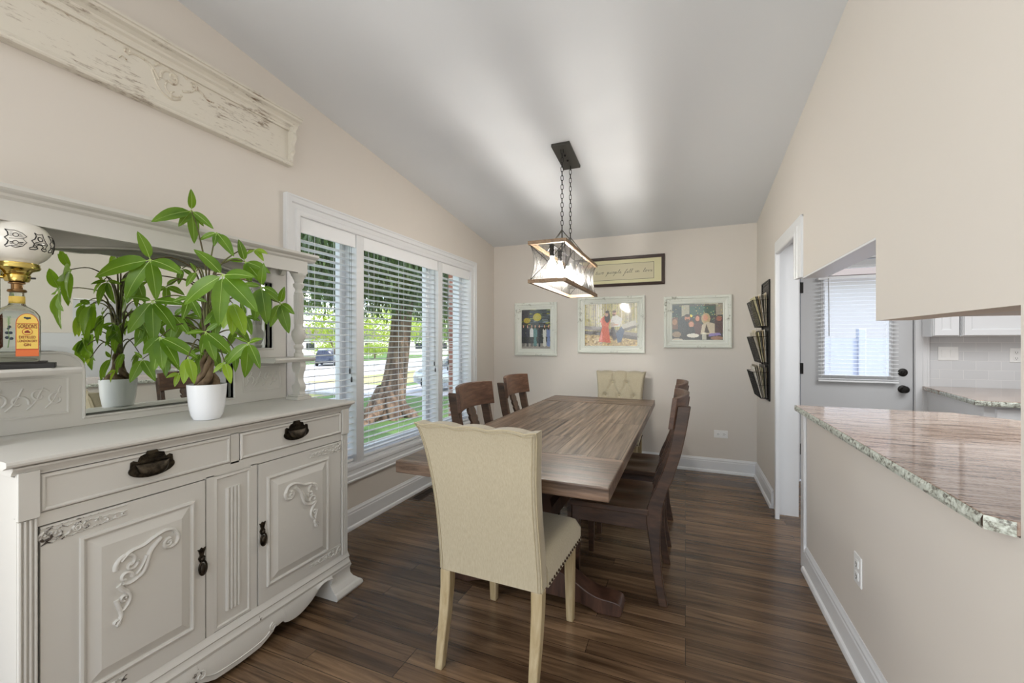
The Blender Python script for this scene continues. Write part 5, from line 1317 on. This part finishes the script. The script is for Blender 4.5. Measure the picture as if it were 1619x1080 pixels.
for k, (x, tp, lg) in enumerate(((.08, (52, 54, 62), (44, 44, 50)), (.22, (60, 62, 70), (46, 46, 54)), (.36, (214, 214, 214), (50, 54, 60)), (.48, (90, 130, 130), (60, 84, 96)), (.62, (48, 50, 56), (40, 42, 50)), (.80, (206, 206, 196), (200, 200, 190)), (.93, (120, 136, 176), (130, 146, 190)))):
    person(p1, x, .06, .86, SK, tp, lg, (60, 46, 36), k in (5, 6), dress=tp if k in (3, 5, 6) else None)
p1.noise(9)
p2 = Paint(132, 108, (176, 164, 118))
for k in range(46): x = p2.r.rand(); p2.rect(x, x + .008 + .012 * p2.r.rand(), .35, 1, [(222, 216, 196), (120, 108, 84), (200, 190, 120), (150, 150, 96)][k % 4], .8)
for k in range(120): x, y = p2.r.rand(2); p2.ell(x, .5 + .5 * y, .012, .02, (206, 194, 96) if k % 2 else (120, 116, 90), .5)
p2.rect(0, 1, 0, .26, (176, 150, 104))
for k in range(200): x, y = p2.r.rand(2); p2.ell(x, .28 * y, .015, .012, [(206, 180, 120), (120, 96, 66), (226, 206, 150)][k % 3], .8)
p2.poly([(0, .40), (.35, .34), (1, .16), (1, .30), (.75, .34), (.3, .46), (0, .48)], (132, 124, 118)); p2.poly([(0, .28), (.5, .24), (1, .14), (1, .22), (.4, .34), (0, .36)], (88, 80, 76))
p2.poly([(.72, .5), (.95, .60), (1, .5), (.85, .36), (.7, .36)], (190, 184, 170)); p2.poly([(.6, .35), (.95, .48), (1, .44), (.65, .3)], (110, 100, 92))
p2.poly([(.27, .10), (.50, .08), (.46, .46), (.50, .62), (.43, .70), (.37, .70), (.31, .62), (.34, .44)], (206, 92, 62)); p2.poly([(.36, .48), (.30, .58), (.33, .66), (.42, .55), (.47, .44)], (214, 104, 72))
p2.ell(.44, .68, .055, .13, (46, 32, 28)); p2.ell(.425, .745, .032, .05, SK); p2.ell(.44, .80, .04, .03, (46, 32, 28))
p2.poly([(.50, .44), (.68, .46), (.72, .64), (.62, .72), (.54, .71), (.50, .60)], (216, 212, 206)); p2.ell(.57, .765, .035, .055, SK); p2.ell(.57, .805, .038, .028, (90, 66, 50)); p2.ell(.56, .73, .028, .025, (120, 84, 60))
p2.poly([(.60, .30), (.70, .46), (.76, .36), (.70, .10), (.63, .08)], (76, 92, 118)); p2.poly([(.52, .44), (.57, .45), (.62, .20), (.56, .12), (.50, .30)], (60, 44, 46)); p2.ell(.54, .50, .05, .06, (190, 174, 160)); p2.ell(.60, .50, .05, .02, SK)
p2.noise(9)
p3 = Paint(132, 96, (56, 54, 46))
p3.rect(0, 1, .78, 1, (80, 78, 62)); p3.rect(.2, .35, .66, .96, (168, 160, 136)); p3.rect(.36, .84, .66, .92, (50, 84, 62)); p3.rect(.86, 1, .68, .98, (150, 140, 120)); p3.rect(0, .2, .6, .94, (44, 52, 44)); p3.poly([(.25, 1), (.9, .95), (.9, 1)], (176, 170, 150))
for k in range(50): x, y = p3.r.rand(2); p3.ell(x, .55 + .4 * y, .008, .010, (230, 210, 110) if k % 3 else (120, 200, 130), .9)
p3.ell(.38, .66, .03, .04, (236, 210, 70))
p3.poly([(.08, 0), (.12, .50), (.22, .66), (.36, .68), (.46, .4), (.46, 0)], (46, 44, 46)); p3.ell(.31, .60, .055, .09, (196, 132, 100)); p3.ell(.31, .67, .055, .04, (70, 46, 34)); p3.ell(.31, .54, .045, .035, (90, 56, 40))
p3.ell(.51, .58, .06, .12, (84, 40, 26)); p3.ell(.51, .585, .038, .07, (206, 140, 108)); p3.poly([(.42, 0), (.44, .42), (.52, .50), (.62, .40), (.62, 0)], (84, 40, 34))
p3.ell(.39, .44, .055, .09, (150, 96, 66)); p3.ell(.39, .425, .045, .075, (210, 146, 116)); p3.poly([(.31, .2), (.35, .36), (.44, .36), (.47, .2)], (46, 40, 40))
p3.ell(.67, .58, .085, .15, (186, 160, 116)); p3.ell(.66, .60, .05, .085, (212, 152, 118)); p3.poly([(.56, .12), (.60, .42), (.70, .50), (.84, .44), (.94, .12)], (200, 186, 160)); p3.poly([(.64, .2), (.68, .44), (.74, .2)], (90, 76, 66))
p3.rect(.84, 1, .2, .62, (70, 34, 26)); p3.ell(.92, .58, .05, .07, (150, 84, 60)); p3.rect(0, .12, .3, .62, (110, 70, 46)); p3.ell(.06, .5, .05, .08, (170, 120, 80))
p3.rect(0, 1, 0, .16, (46, 38, 34)); p3.ell(.42, .13, .12, .055, (226, 220, 206)); p3.rect(.60, .68, .02, .2, (190, 186, 170)); p3.ell(.64, .19, .04, .02, (230, 224, 200)); p3.ell(.10, .16, .09, .08, (150, 126, 100)); p3.poly([(.72, .1), (.96, .14), (.94, .2), (.74, .18)], (140, 124, 180)); p3.ell(.88, .06, .12, .05, (150, 110, 84)); p3.ell(.1, .02, .12, .03, (206, 190, 166))
p3.noise(7)
def picture(label, x0, x1, z0, z1, b, P):
    y = YB - .001
    t = thing('picture_frame', label, 'picture', ((x0 + x1) / 2, y, z0), group='whitewashed photo frames on the back wall')
    m = MB(); m.molding(yplane_n(y), rect(x0 + b, x1 - b, z0 + b, z1 - b), [(0, 0), (0, .012), (b * .12, .016), (b * .22, .013), (b * .5, .020), (b * .62, .018), (b * .70, .028), (b * .88, .030), (b, .024), (b, 0)])
    m.build('frame', 'frame_w', t, world=True, smooth=20)
    MB().box(x0 + b * .8, x1 - b * .8, y - .006, y - .001, z0 + b * .8, z1 - b * .8).build('backing', 'paper', t, world=True, smooth=0)
    print_mesh(P, x0 + b * .95, x1 - b * .95, z0 + b * .95, z1 - b * .95, y - .008, t)
picture('portrait-format whitewashed frame with a photo of a group in suits, left on the back wall', -1.868, -1.352, 1.135, 1.752, .082, p1)
picture('largest whitewashed frame with a photo of a couple on a log among birches', -1.110, -.393, 1.175, 1.788, .078, p2)
picture('whitewashed frame with a photo of people at a restaurant table, right on the back wall', -.205, .422, 1.236, 1.762, .080, p3)
# sign
t = thing('framed_sign', 'long dark-framed sign with flowing script hanging above the photo frames', 'sign', (-.75, YB - .001, 1.895))
x0, x1, z0, z1 = -1.235, -.198, 1.895, 2.212; y = YB - .001
m = MB(); m.molding(yplane_n(y), rect(x0 + .032, x1 - .032, z0 + .032, z1 - .032), [(0, 0), (0, .012), (.006, .016), (.026, .022), (.032, .018), (.032, 0)]); m.build('frame', 'frame_d', t, world=True, smooth=20)
MB().box(x0 + .03, x1 - .03, y - .006, y - .001, z0 + .03, z1 - .03).build('mat_board', 'mat_y', t, world=True, smooth=0)
MB().box(-1.14, -.302, y - .0075, y - .006, 1.962, 2.139).build('paper', 'paper', t, world=True, smooth=0)
m = MB(); m.molding(yplane_n(y - .0075), rect(-1.136, -.306, 1.966, 2.135), [(0, 0), (0, .0006), (.003, .0006), (.003, 0)]); m.build('line_border', 'ink', t, world=True, smooth=0)
SCR = {  # flowing script strokes, x-height 1, per letter (width, strokes)
 't': (.7, [[(.0, .1), (.25, .6), (.35, 1.7), (.28, .4), (.4, .02), (.7, .25)], [(.05, 1.1), (.6, 1.2)]]),
 'w': (1.3, [[(0, .3), (.15, .9), (.15, .2), (.4, .05), (.65, .5), (.7, .95), (.65, .2), (.9, .05), (1.15, .6), (1.1, 1.0), (1.3, .85)]]),
 'o': (.8, [[(.0, .8), (.35, .95), (.1, .5), (.25, .05), (.6, .4), (.5, .9), (.35, .95), (.8, .8)]]),
 'p': (.95, [[(0, .3), (.25, .95), (.1, -.4), (-.1, -1.3), (.1, -.2), (.4, .9), (.7, .7), (.5, .1), (.25, .1), (.95, .3)]]),
 'e': (.65, [[(0, .3), (.4, .6), (.35, .95), (.1, .6), (.2, .05), (.65, .3)]]),
 'l': (.55, [[(0, .3), (.4, 1.4), (.35, 2.1), (.15, 1.2), (.15, .2), (.55, .25)]]),
 'f': (.7, [[(0, .3), (.5, 1.5), (.6, 2.1), (.35, 1.2), (.05, -1.0), (-.15, -1.4), (.1, -.4), (.7, .5)]]),
 'i': (.45, [[(0, .3), (.2, .95), (.15, .15), (.45, .25)], [(.3, 1.35), (.34, 1.42)]]),
 'n': (.95, [[(0, .3), (.2, .95), (.12, .05), (.35, .8), (.6, .9), (.55, .1), (.95, .3)]]),
 'v': (.85, [[(0, .6), (.2, .95), (.25, .1), (.6, .7), (.55, 1.0), (.85, .8)]]), ' ': (.9, [])}
m = MB(); cx_ = 0; hh = .034; strokes = []
for chh in 'two people fell in love':
    w_, ss = SCR[chh]
    for s_ in ss: strokes.append([(cx_ + a + b * .22, b) for a, b in s_])
    cx_ += w_ * 1.06
sc_ = .60 / cx_
for s_ in strokes: m.tube([(-.918 + a * sc_, y - .0080, 2.034 + b * hh * .62) for a, b in spline(s_, 4)], .0016, 4, flat=.3, up=(0, 1, 0))
m.build('script_lettering', 'ink', t, world=True, smooth=0)

# ------------------------------------------------------------------ magazine rack on the right wall
rk = thing('magazine_rack', 'black wire three-pocket magazine rack on the wall beside the doorway', 'rack', (XR, 4.11, .82))
ry0, ry1 = 3.945, 4.285
m = MB(); m.molding(xplane_n(XR), rect(ry0, ry1, .825, 1.795), [(0, .002), (0, .012), (.010, .012), (.010, .002)])
for i in range(1, 22): yy = ry0 + (ry1 - ry0) * i / 22; m.tube([(XR - .006, yy, .83), (XR - .006, yy, 1.79)], .0011, 4)
for i in range(1, 46): zz = .825 + .97 * i / 46; m.tube([(XR - .006, ry0, zz), (XR - .006, ry1, zz)], .0011, 4)
m.build('back_panel', 'black', rk, world=True, smooth=0)
mags = []
for k, zb in enumerate((1.425, 1.125, .835)):
    h_ = .215; m = MB()
    xb0, xb1, xt0, xt1 = XR - .012, XR - .065, XR - .012, XR - .125
    for s_ in (ry0, ry1):
        m.tube([(xb0, s_, zb), (xb1, s_, zb), (xt1, s_, zb + h_), ], .003, 5); m.tube([(xb0, s_, zb + h_ * .5), (xb1 - .03, s_, zb + h_ * .5)], .0015, 4)
        for q in range(1, 5): f_ = q / 5; m.tube([(xb0 + (xb1 - xb0) * f_, s_, zb), (xt0 + (xt1 - xt0) * f_, s_, zb + h_)], .0011, 4)
        m.tube([(xt0, s_, zb + h_), (xt1, s_, zb + h_)], .002, 5)
    m.tube([(xt1, ry0, zb + h_), (xt1, ry1, zb + h_)], .003, 5); m.tube([(xb1, ry0, zb), (xb1, ry1, zb)], .003, 5)
    for q in range(1, 22): yy = ry0 + (ry1 - ry0) * q / 22; m.tube([(xb0, yy, zb), (xb1, yy, zb), (xt1, yy, zb + h_)], .0011, 4)
    for q in range(1, 12): f_ = q / 12; m.tube([(xb1 + (xt1 - xb1) * f_, ry0, zb + h_ * f_), (xb1 + (xt1 - xb1) * f_, ry1, zb + h_ * f_)], .0011, 4)
    m.build('pocket', 'black', rk, world=True, smooth=0)
    rm = random.Random(k + 40)
    cols = [S(222, 210, 180), S(200, 190, 170), S(150, 140, 122), S(228, 222, 210), S(186, 166, 130), S(120, 114, 108), S(214, 204, 160)]
    names = ('top', 'middle', 'bottom')[k]
    for i in range(7):
        f0 = (i + .3) / 7; th = .0028 + rm.random() * .0014; H2 = .245 + rm.random() * .035; w2 = .20 + rm.random() * .10
        xB = xb0 - .004 - (.042) * f0; xT = xB - (H2 / h_) * ((xt1 - xb1) * -1) * f0 * .85
        c_ = cols[(i + k * 2) % 7]; mn = 'magazine_paper_%d' % ((i + k * 2) % 7)
        if mn not in M: M[mn] = mat(mn, c_, .5, var=((30, 30, 30), tuple(x * .75 for x in c_[:3]) + (1,), .42, .5))
        ang_ = math.atan2(xB - xT, H2)
        T = Matrix.Translation((xB, 4.115 + rm.uniform(-.01, .01), zb + .004)) @ Matrix.Rotation(-ang_, 4, 'Y')
        mm = MB(); mm.box(-th / 2, th / 2, -w2 / 2, w2 / 2, 0, H2, T)
        o = mm.build('magazine', mn, None, world=True, loc=(xB, 4.115, zb + .004), smooth=0)
        tag(o, '%s in the %s pocket of the black wire wall rack' % (('magazine nearest the wall', 'second magazine from the wall', 'third magazine from the wall', 'middle magazine of seven', 'third magazine from the front', 'second magazine from the front', 'front magazine')[i], names), 'magazine', 'magazines in the %s pocket' % names)

# ------------------------------------------------------------------ outside: street side
M['grass'] = mat('lawn_grass', S(96, 128, 60), .9, var=((1.2, 1.2, 1.2), S(70, 104, 46), .35, .65), bump=((60, 60, 60), .8, .03))
M['grass2'] = mat('dry_lawn', S(176, 160, 118), .9, var=((.5, .5, .5), S(120, 140, 76), .35, .6))
M['road'] = mat('asphalt', S(190, 188, 186), .9)
M['walk'] = mat('concrete_walk', S(172, 172, 176), .85, bump=((40, 40, 40), .3, .005))
M['trunk'] = mat('tree_bark', S(128, 106, 88), .95, bump=((7, 7, 1.6), 1, .08), var=((9, 9, 1.8), S(74, 58, 48), .4, .6))
M['needle'] = leaf_mat('dark_foliage', S(72, 92, 46), S(40, 56, 34), S(110, 140, 50), 2)
M['lime'] = leaf_mat('lime_foliage', S(150, 172, 58), S(110, 138, 46), S(200, 215, 70), 2)
M['mid'] = leaf_mat('mid_foliage', S(98, 126, 66), S(64, 90, 46), S(150, 180, 80), 2)
M['brick'] = brick_mat('brick', S(150, 96, 78), S(124, 78, 62), S(180, 170, 160), .21, .075, .008, ('Y', 'Z'), .9, .4)
M['brickx'] = brick_mat('brick_side', S(150, 96, 78), S(124, 78, 62), S(180, 170, 160), .21, .075, .008, ('X', 'Z'), .9, .4)
M['siding'] = mat('house_siding', S(214, 210, 202), .8)
M['roof'] = mat('roof_shingle', S(120, 110, 104), .9)
M['navy'] = mat('navy_car_paint', S(26, 34, 56), .2, .2, coat=1)
M['silver'] = mat('silver_car_paint', S(176, 180, 184), .2, .4, coat=1)
M['cglass'] = mat('car_glass', S(40, 44, 50), .05, coat=1)
M['tyre'] = mat('tyre', S(30, 30, 30), .8)
M['rim'] = mat('wheel_rim', S(170, 170, 172), .3, .9)
def ground(y):
    return y
def gz(x):   # ground height outside falls gently to the street
    d = -x - 2.4
    return -.42 - .62 * min(1, max(0, d / 12)) - .10 * min(1, max(0, (d - 12) / 30))
def gstrip(name, x0, x1, y0, y1, m_, dz=0.0, n=14):
    m = MB(); xs = [x0 + (x1 - x0) * i / n for i in range(n + 1)]
    vs = [(x, y, gz(x) + dz) for x in xs for y in (y0, y1)] + [(x, y, gz(x) + dz - .3) for x in xs for y in (y0, y1)]; k = 2 * (n + 1)
    fs = []
    for i in range(n): a = 2 * i; fs += [(a, a + 1, a + 3, a + 2), (k + a, k + a + 2, k + a + 3, k + a + 1), (a, a + 2, k + a + 2, k + a), (a + 1, k + a + 1, k + a + 3, a + 3)]
    fs += [(0, k, k + 1, 1), (2 * n, 2 * n + 1, k + 2 * n + 1, k + 2 * n)]
    m.add(vs, fs); o = m.build(name, m_, None, smooth=40); o['kind'] = 'structure'; return o
gstrip('ground_lawn', -2.38, -14.5, -30, 90, 'grass')
gstrip('ground_parkway', -14.5, -20.5, -30, 90, 'grass2', .0)
gstrip('ground_street', -20.5, -37, -30, 120, 'road', -.04)
gstrip('ground_far_lawn', -37, -90, -40, 160, 'grass', .02)
m = MB()
def path(name, pts, w, m_):
    m = MB(); n = len(pts); vs = []
    for i in range(n):
        a = Vector(pts[max(0, i - 1)]); b = Vector(pts[min(n - 1, i + 1)]); d = (b - a).normalized(); nn = Vector((d.y, -d.x)); p = Vector(pts[i])
        for s_ in (-1, 1):
            q = p + nn * s_ * w / 2; vs.append((q.x, q.y, gz(q.x) + .02)); 
        for s_ in (-1, 1):
            q = p + nn * s_ * w / 2; vs.append((q.x, q.y, gz(q.x) - .1))
    fs = []
    for i in range(n - 1): a = 4 * i; b = a + 4; fs += [(a, a + 1, b + 1, b), (a + 2, b + 2, b + 3, a + 3), (a, b, b + 2, a + 2), (a + 1, a + 3, b + 3, b + 1)]
    o = m.add(vs, fs).build(name, m_, None, smooth=0); o['kind'] = 'structure'
path('ground_sidewalk', [(-12.2, y) for y in (-25, 0, 15, 30, 60, 90)], 1.5, 'walk')
path('ground_front_path', [(-3.9, 0), (-3.95, 2.2), (-4.1, 3.4), (-4.6, 4.6), (-5.6, 5.6), (-7.2, 6.6)], 1.0, 'walk')
path('ground_driveway', [(-2.6, 14.5), (-6, 14.8), (-11.4, 15.4), (-20.5, 16.0)], 3.4, 'walk')

def foliage(mb, rnd, center, rad, n, size, droop=0.0, shell=.55):
    for i in range(n):
        while True:
            p = Vector((rnd.uniform(-1, 1), rnd.uniform(-1, 1), rnd.uniform(-1, 1)))
            if shell < p.length < 1: break
        c_ = Vector(center) + Vector((p.x * rad[0], p.y * rad[1], p.z * rad[2]))
        k = 5 if droop else 4
        for j in range(k):
            s_ = size * rnd.uniform(.6, 1.3)
            if droop:
                cc = c_ + Vector((rnd.uniform(-.12, .12), rnd.uniform(-.12, .12), -j * size * .9)); d = Vector((rnd.uniform(-.4, .4), rnd.uniform(-.4, .4), -1)).normalized()
                ln, wd = s_ * 1.4, s_ * .30
            else:
                cc = c_ + Vector([rnd.uniform(-1, 1) * size * 1.6 for _ in range(3)]); d = Vector([rnd.uniform(-1, 1) for _ in range(3)]).normalized(); ln, wd = s_, s_ * .5
            sd = d.cross(Vector([rnd.uniform(-1, 1) for _ in range(3)])).normalized()
            a = cc - d * ln / 2; b = cc + d * ln / 2
            mb.add([a, cc + sd * wd / 2, b, cc - sd * wd / 2], [(0, 1, 2, 3)])
def tree(label, x, y, trunk, crown, fm, rnd, size, n, droop=0, group=None, name='tree'):
    z = gz(x) ; t = thing(name, label, 'tree', (x, y, z), group=group)
    m = MB()
    for path_, rr_ in trunk: m.tube(spline([(x + a, y + b, z + c_) for a, b, c_ in path_], 5), rr_ if not isinstance(rr_, tuple) else [rr_[0] + (rr_[1] - rr_[0]) * i / (5 * (len(path_) - 1)) for i in range(5 * (len(path_) - 1) + 1)], 14)
    m.build('trunk', 'trunk', t, world=True, smooth=70)
    m = MB()
    for c_, r_, nn in crown: foliage(m, rnd, (x + c_[0], y + c_[1], z + c_[2]), r_, int(n * nn), size, droop)
    m.build('foliage', fm, t, world=True, smooth=0)
rt = random.Random(21)
# the big leaning conifer: trunk flared at the roots
bx_, by_ = -7.05, 8.75
t = thing('evergreen_tree', 'massive leaning dark evergreen with rough trunk close to the middle window bay', 'tree', (bx_, by_, gz(bx_)))
m = MB(); P = spline([(0, 0, -.2), (.03, .04, .25), (.10, .14, .9), (.17, .24, 1.8), (.22, .32, 2.8), (.30, .42, 4.2), (.36, .5, 6.5), (.4, .5, 9)], 5)
RR = spline([(.50,), (.40,), (.31,), (.27,), (.25,), (.22,), (.16,), (.06,)], 5)
m.tube([(bx_ + a, by_ + b, gz(bx_) + c_) for a, b, c_ in P], [r[0] for r in RR], 18)
for a in range(7):
    th = a * .9 + .3; L = .7 + .25 * math.sin(a * 3)
    m.tube(spline([(bx_ + .1 * math.cos(th), by_ + .1 * math.sin(th), gz(bx_) + .75), (bx_ + .38 * math.cos(th), by_ + .38 * math.sin(th), gz(bx_) + .28), (bx_ + L * math.cos(th), by_ + L * math.sin(th), gz(bx_) + .02), (bx_ + 1.4 * L * math.cos(th), by_ + 1.4 * L * math.sin(th), gz(bx_) - .15)], 4), [.20 - .011 * i for i in range(13)], 8)
for a, zz in ((2.2, 3.2), (.3, 3.5), (4.4, 3.6), (3.4, 4.4), (5.3, 4.4), (1.2, 4.6)):
    m.tube(spline([(bx_ + .5, by_ + .55, gz(bx_) + zz), (bx_ + .5 + 1.2 * math.cos(a), by_ + .55 + 1.2 * math.sin(a), gz(bx_) + zz + .4), (bx_ + .5 + 3 * math.cos(a), by_ + .55 + 3 * math.sin(a), gz(bx_) + zz + .2)], 4), [.12 - .012 * i for i in range(9)], 7)
m.build('trunk', 'trunk', t, world=True, smooth=70)
m = MB()
for c_, r_, n in (((.6, .6, 4.6), (3.4, 3.2, 1.7), 3800), ((.3, -.9, 4.6), (2.8, 2.4, 1.6), 2200), ((.6, 2.6, 4.5), (2.6, 2.2, 1.6), 2200), ((-.6, -2.4, 4.6), (2.2, 1.6, 1.6), 1200), ((.6, .6, 6.8), (2.8, 2.8, 2.2), 1500)):
    foliage(m, rt, (bx_ + c_[0], by_ + c_[1], gz(bx_) + c_[2]), r_, n, .15, 1, .1)
m.build('foliage', 'needle', t, world=True, smooth=0)
# a second dark tree toward the left bay
tree('dark drooping evergreen filling the top of the left window bay', -17.2, 14.0, [([(0, 0, -.2), (0, .05, 3), (0, 0, 7)], (.3, .12))], [((0, 0, 6.2), (3.6, 3.6, 2.2), 1), ((1.0, -1.2, 5.2), (2.2, 2.2, 1.2), .4), ((.2, 0, 9.0), (3.0, 3.0, 2.4), .6)], 'needle', rt, .15, 2600, 1)
# small young lime tree behind the trunk, and street trees
tree('slim young lime-green tree left of the big trunk across the lawn', -13.2, 13.3, [([(0, 0, 0), (.05, .02, 1), (0, .05, 2.1)], (.07, .04)), ([(0, .02, 1.5), (.3, .2, 2.3)], .03), ([(0, .02, 1.5), (-.3, -.2, 2.4)], .03)], [((0, 0, 2.9), (1.2, 1.2, .9), 1)], 'lime', rt, .13, 420)
for i, (x, y, s_) in enumerate(((-26, 33, 1.0), (-20, 34, .9), (-15.5, 31, .85), (-30, 45, 1.2), (-22, 46, 1.3), (-36, 38, 1.1))):
    tree(('lime street tree fourth from the left in the row beyond the lawn', 'green street tree just right of the big trunk beyond the road', 'small lime street tree nearest the house, far right of the row', 'green street tree behind the lime ones across the road', 'tall lime street tree at the back of the row', 'green street tree leftmost in the row across the road')[i], x, y, [([(0, 0, -.1), (.1, 0, 2), (0, .1, 4)], (.22, .12))], [((0, 0, 4.0), (2.6 * s_, 2.6 * s_, 1.8 * s_), 1)], 'lime' if i % 2 == 0 else 'mid', rt, .26, 620, group='street trees beyond the lawn')
for i, (x, y, s_) in enumerate(((-76, 44, 1.4), (-78, 66, 1.5), (-66, 86, 1.5), (-48, 98, 1.6), (-28, 100, 1.5), (-10, 92, 1.5))):
    tree(('hazy background tree leftmost behind the brick house', 'hazy background tree behind the pale low house', 'hazy background tree between the two pale houses', 'hazy background tree behind the farther pale house', 'hazy background tree right of the farther pale house', 'hazy background tree at the far right of the horizon')[i], x, y, [([(0, 0, -.1), (.1, 0, 3), (0, .1, 6)], (.35, .2))], [((0, 0, 6), (5 * s_, 5 * s_, 4.2 * s_), 1)], 'mid', rt, .5, 700, group='far background trees')
# hedges by the parked car
for i, (x, y, L) in enumerate(((-44, 43.5, 3.4), (-40.5, 47.5, 3.2), (-47, 38.5, 1.6))):
    t = thing('hedge', ('long clipped lime hedge behind the blue car', 'second clipped lime hedge right of the first', 'low lime shrub left of the blue car')[i], 'shrub', (x, y, gz(x)))
    m = MB(); foliage(m, rt, (x, y, gz(x) + 1.35 - (.5 if i == 2 else 0)), (1.0, L, .75), 700, .22, 0, .3); m.build('foliage', 'lime', t, world=True, smooth=0)
    m = MB(); m.tube([(x, y, gz(x) - .1), (x, y, gz(x) + 1.2)], .12, 8); m.build('stem', 'trunk', t, world=True)
# buildings across the street
def house(label, x, y, w, d_, h_, m_, roof, rz=0, nwin=3):
    t = thing('house', label, 'house', (x, y, gz(x)), math.radians(rz))
    MB().box(-d_ / 2, d_ / 2, -w / 2, w / 2, -.2, h_).build('walls', m_, t, smooth=0)
    MB().prism([(-w / 2 - .4, h_), (w / 2 + .4, h_), (w / 2 - w * .1, h_ + roof), (-w / 2 + w * .1, h_ + roof)], 'x', -d_ / 2 - .4, d_ / 2 + .4).build('roof', 'roof', t, smooth=0)
    for k in range(nwin):
        yy = -w / 2 + w * (k + .5) / nwin; f_ = MB().box(d_ / 2, d_ / 2 + .06, yy - .7, yy + .7, 1.0, 2.3).build('window', 'siding', t, smooth=0)
        MB().box(d_ / 2 + .06, d_ / 2 + .08, yy - .6, yy + .6, 1.1, 2.2).build('pane', 'cglass', f_, smooth=0)
house('brick house across the street at the left edge of the window view', -58, 38, 10, 8, 3.0, 'brick', 1.2, -35)
house('pale low house across the street behind the hedges', -58, 55, 18, 9, 3.0, 'siding', 1.6, -40, 4)
house('pale house behind the street trees', -42, 72, 18, 9, 3.2, 'siding', 1.8, -55, 4)
# brick pier at the end of the facade
tag(MB().box(-3.05, -2.38, 5.08, 5.6, -.5, 4.0).build('brick_pier', 'brickx', None, smooth=0), 'red-brown brick pier outside at the right edge of the narrow window bay', 'pier')
def car(label, x, y, rz, paint, sc=1.0):
    t = thing('parked_car', label, 'car', (x, y, gz(x) - .02), rz); z0 = .22
    W = .90
    def loft(rows):
        m = MB(); vs = []; fs = []; k = len(rows[0][1])
        for x_, sec in rows: vs += [(x_, a, b) for a, b in sec]
        for i in range(len(rows) - 1):
            for q in range(k): fs.append((i * k + q, i * k + (q + 1) % k, (i + 1) * k + (q + 1) % k, (i + 1) * k + q))
        fs += [list(range(k)), [(len(rows) - 1) * k + q for q in range(k)]]; return m.add(vs, fs)
    def sec(hw, zb, zs, zt): return [(-hw * .96, zb), (-hw, zb + .2), (-hw, zs), (-hw * .88, zt), (hw * .88, zt), (hw, zs), (hw, zb + .2), (hw * .96, zb)]
    rows = [(-2.30, sec(.80, .35, .62, .74)), (-2.20, sec(.88, .28, .80, .98)), (-1.6, sec(W, .24, .90, 1.02)), (-.6, sec(W, .22, .90, 1.02)), (.8, sec(W, .22, .90, 1.02)), (1.1, sec(W, .24, .86, .98)), (1.9, sec(.88, .26, .80, .92)), (2.2, sec(.82, .32, .66, .78)), (2.30, sec(.74, .38, .56, .62))]
    loft(rows).build('body', paint, t, smooth=50)
    cab = [(-2.12, sec(.78, .95, 1.02, 1.04)), (-1.9, sec(.74, .95, 1.35, 1.58)), (-1.2, sec(.72, .95, 1.45, 1.68)), (.1, sec(.72, .95, 1.45, 1.68)), (.45, sec(.72, .95, 1.36, 1.56)), (1.05, sec(.76, .93, .98, 1.0))]
    loft(cab).build('cabin', paint, t, smooth=50)
    for s_ in (-1, 1):
        m = MB()
        for a, b, c_, d_ in ((-1.85, -1.20, -1.80, -1.15), (-1.10, -.30, -1.06, -.30), (-.20, .78, -.20, .32)):
            m.add([(a, s_ * .775, 1.06), (b, s_ * .775, 1.06), (d_, s_ * .715, 1.50), (c_, s_ * .715, 1.50)], [(0, 1, 2, 3)])
        m.build('side_glass', 'cglass', t, smooth=0, solid=.02)
    MB().add([(.52, -.62, 1.52), (.52, .62, 1.52), (1.03, .68, 1.05), (1.03, -.68, 1.05)], [(0, 1, 2, 3)]).build('windscreen', 'cglass', t, smooth=0, solid=.02)
    for x_ in (-1.42, 1.45):
        for s_ in (-1, 1):
            T = Matrix.Translation((x_, s_ * .82, .33)) @ Matrix.Rotation(R90, 4, 'X')
            wh = MB().lathe([(.20, -.11), (.31, -.11), (.335, -.08), (.335, .08), (.31, .11), (.20, .11)], n=24, T=T).build('wheel', 'tyre', t)
            m = MB(); m.lathe([(.21, -.09), (.05, -.10), (.05, .10), (.21, .09)], n=24, T=T)
            for k in range(5): m.box(-.02, .02, .0, .21, -.115, .115, T @ Matrix.Rotation(k * 2 * PI / 5, 4, 'Z'))
            m.build('rim', 'rim', wh)
car('dark blue car parked across the street in the left window bay', -34.0, 32.8, math.radians(128), 'navy')
car('silver car parked on the driveway beside the narrow window bay', -8.4, 15.6, math.radians(178), 'silver')

# ------------------------------------------------------------------ outside: behind the kitchen door
o = MB().box(-1.5, 9, YB + .12, 16, -.3, -.12).build('ground_patio', 'walk', None, smooth=0); o['kind'] = 'structure'
M['fence'] = mat('vinyl_fence', S(176, 182, 196), .5)
fn = thing('garden_fence', 'white panel fence seen through the blind of the kitchen door', 'fence', (2.2, 8.2, -.12))
for k in range(5):
    xx = -.6 + k * 1.6
    m = MB(); m.box(xx, xx + 1.5, 8.17, 8.23, -.05, 1.35); m.build('panel', 'fence', fn, world=True, smooth=0)
    MB().box(xx + 1.5, xx + 1.6, 8.14, 8.26, -.12, 1.5).build('post', 'fence', fn, world=True, smooth=0, bevel=.01)

nb = thing('neighbour_garage', 'grey-brown garage wall with low roof behind the white garden fence', 'garage', (2.5, 15.0, -.2))
MB().box(-1.6, 9.5, 13.0, 17.0, -.3, 3.0).build('walls', mat('garage_siding', S(206, 201, 196), .8, bump=((1, 1, 60), .4, .01)), nb, world=True, smooth=0)
MB().prism([(12.4, 2.9), (17.6, 2.9), (15.0, 4.6)], 'x', -1.9, 9.9).build('roof', 'roof', nb, world=True, smooth=0)
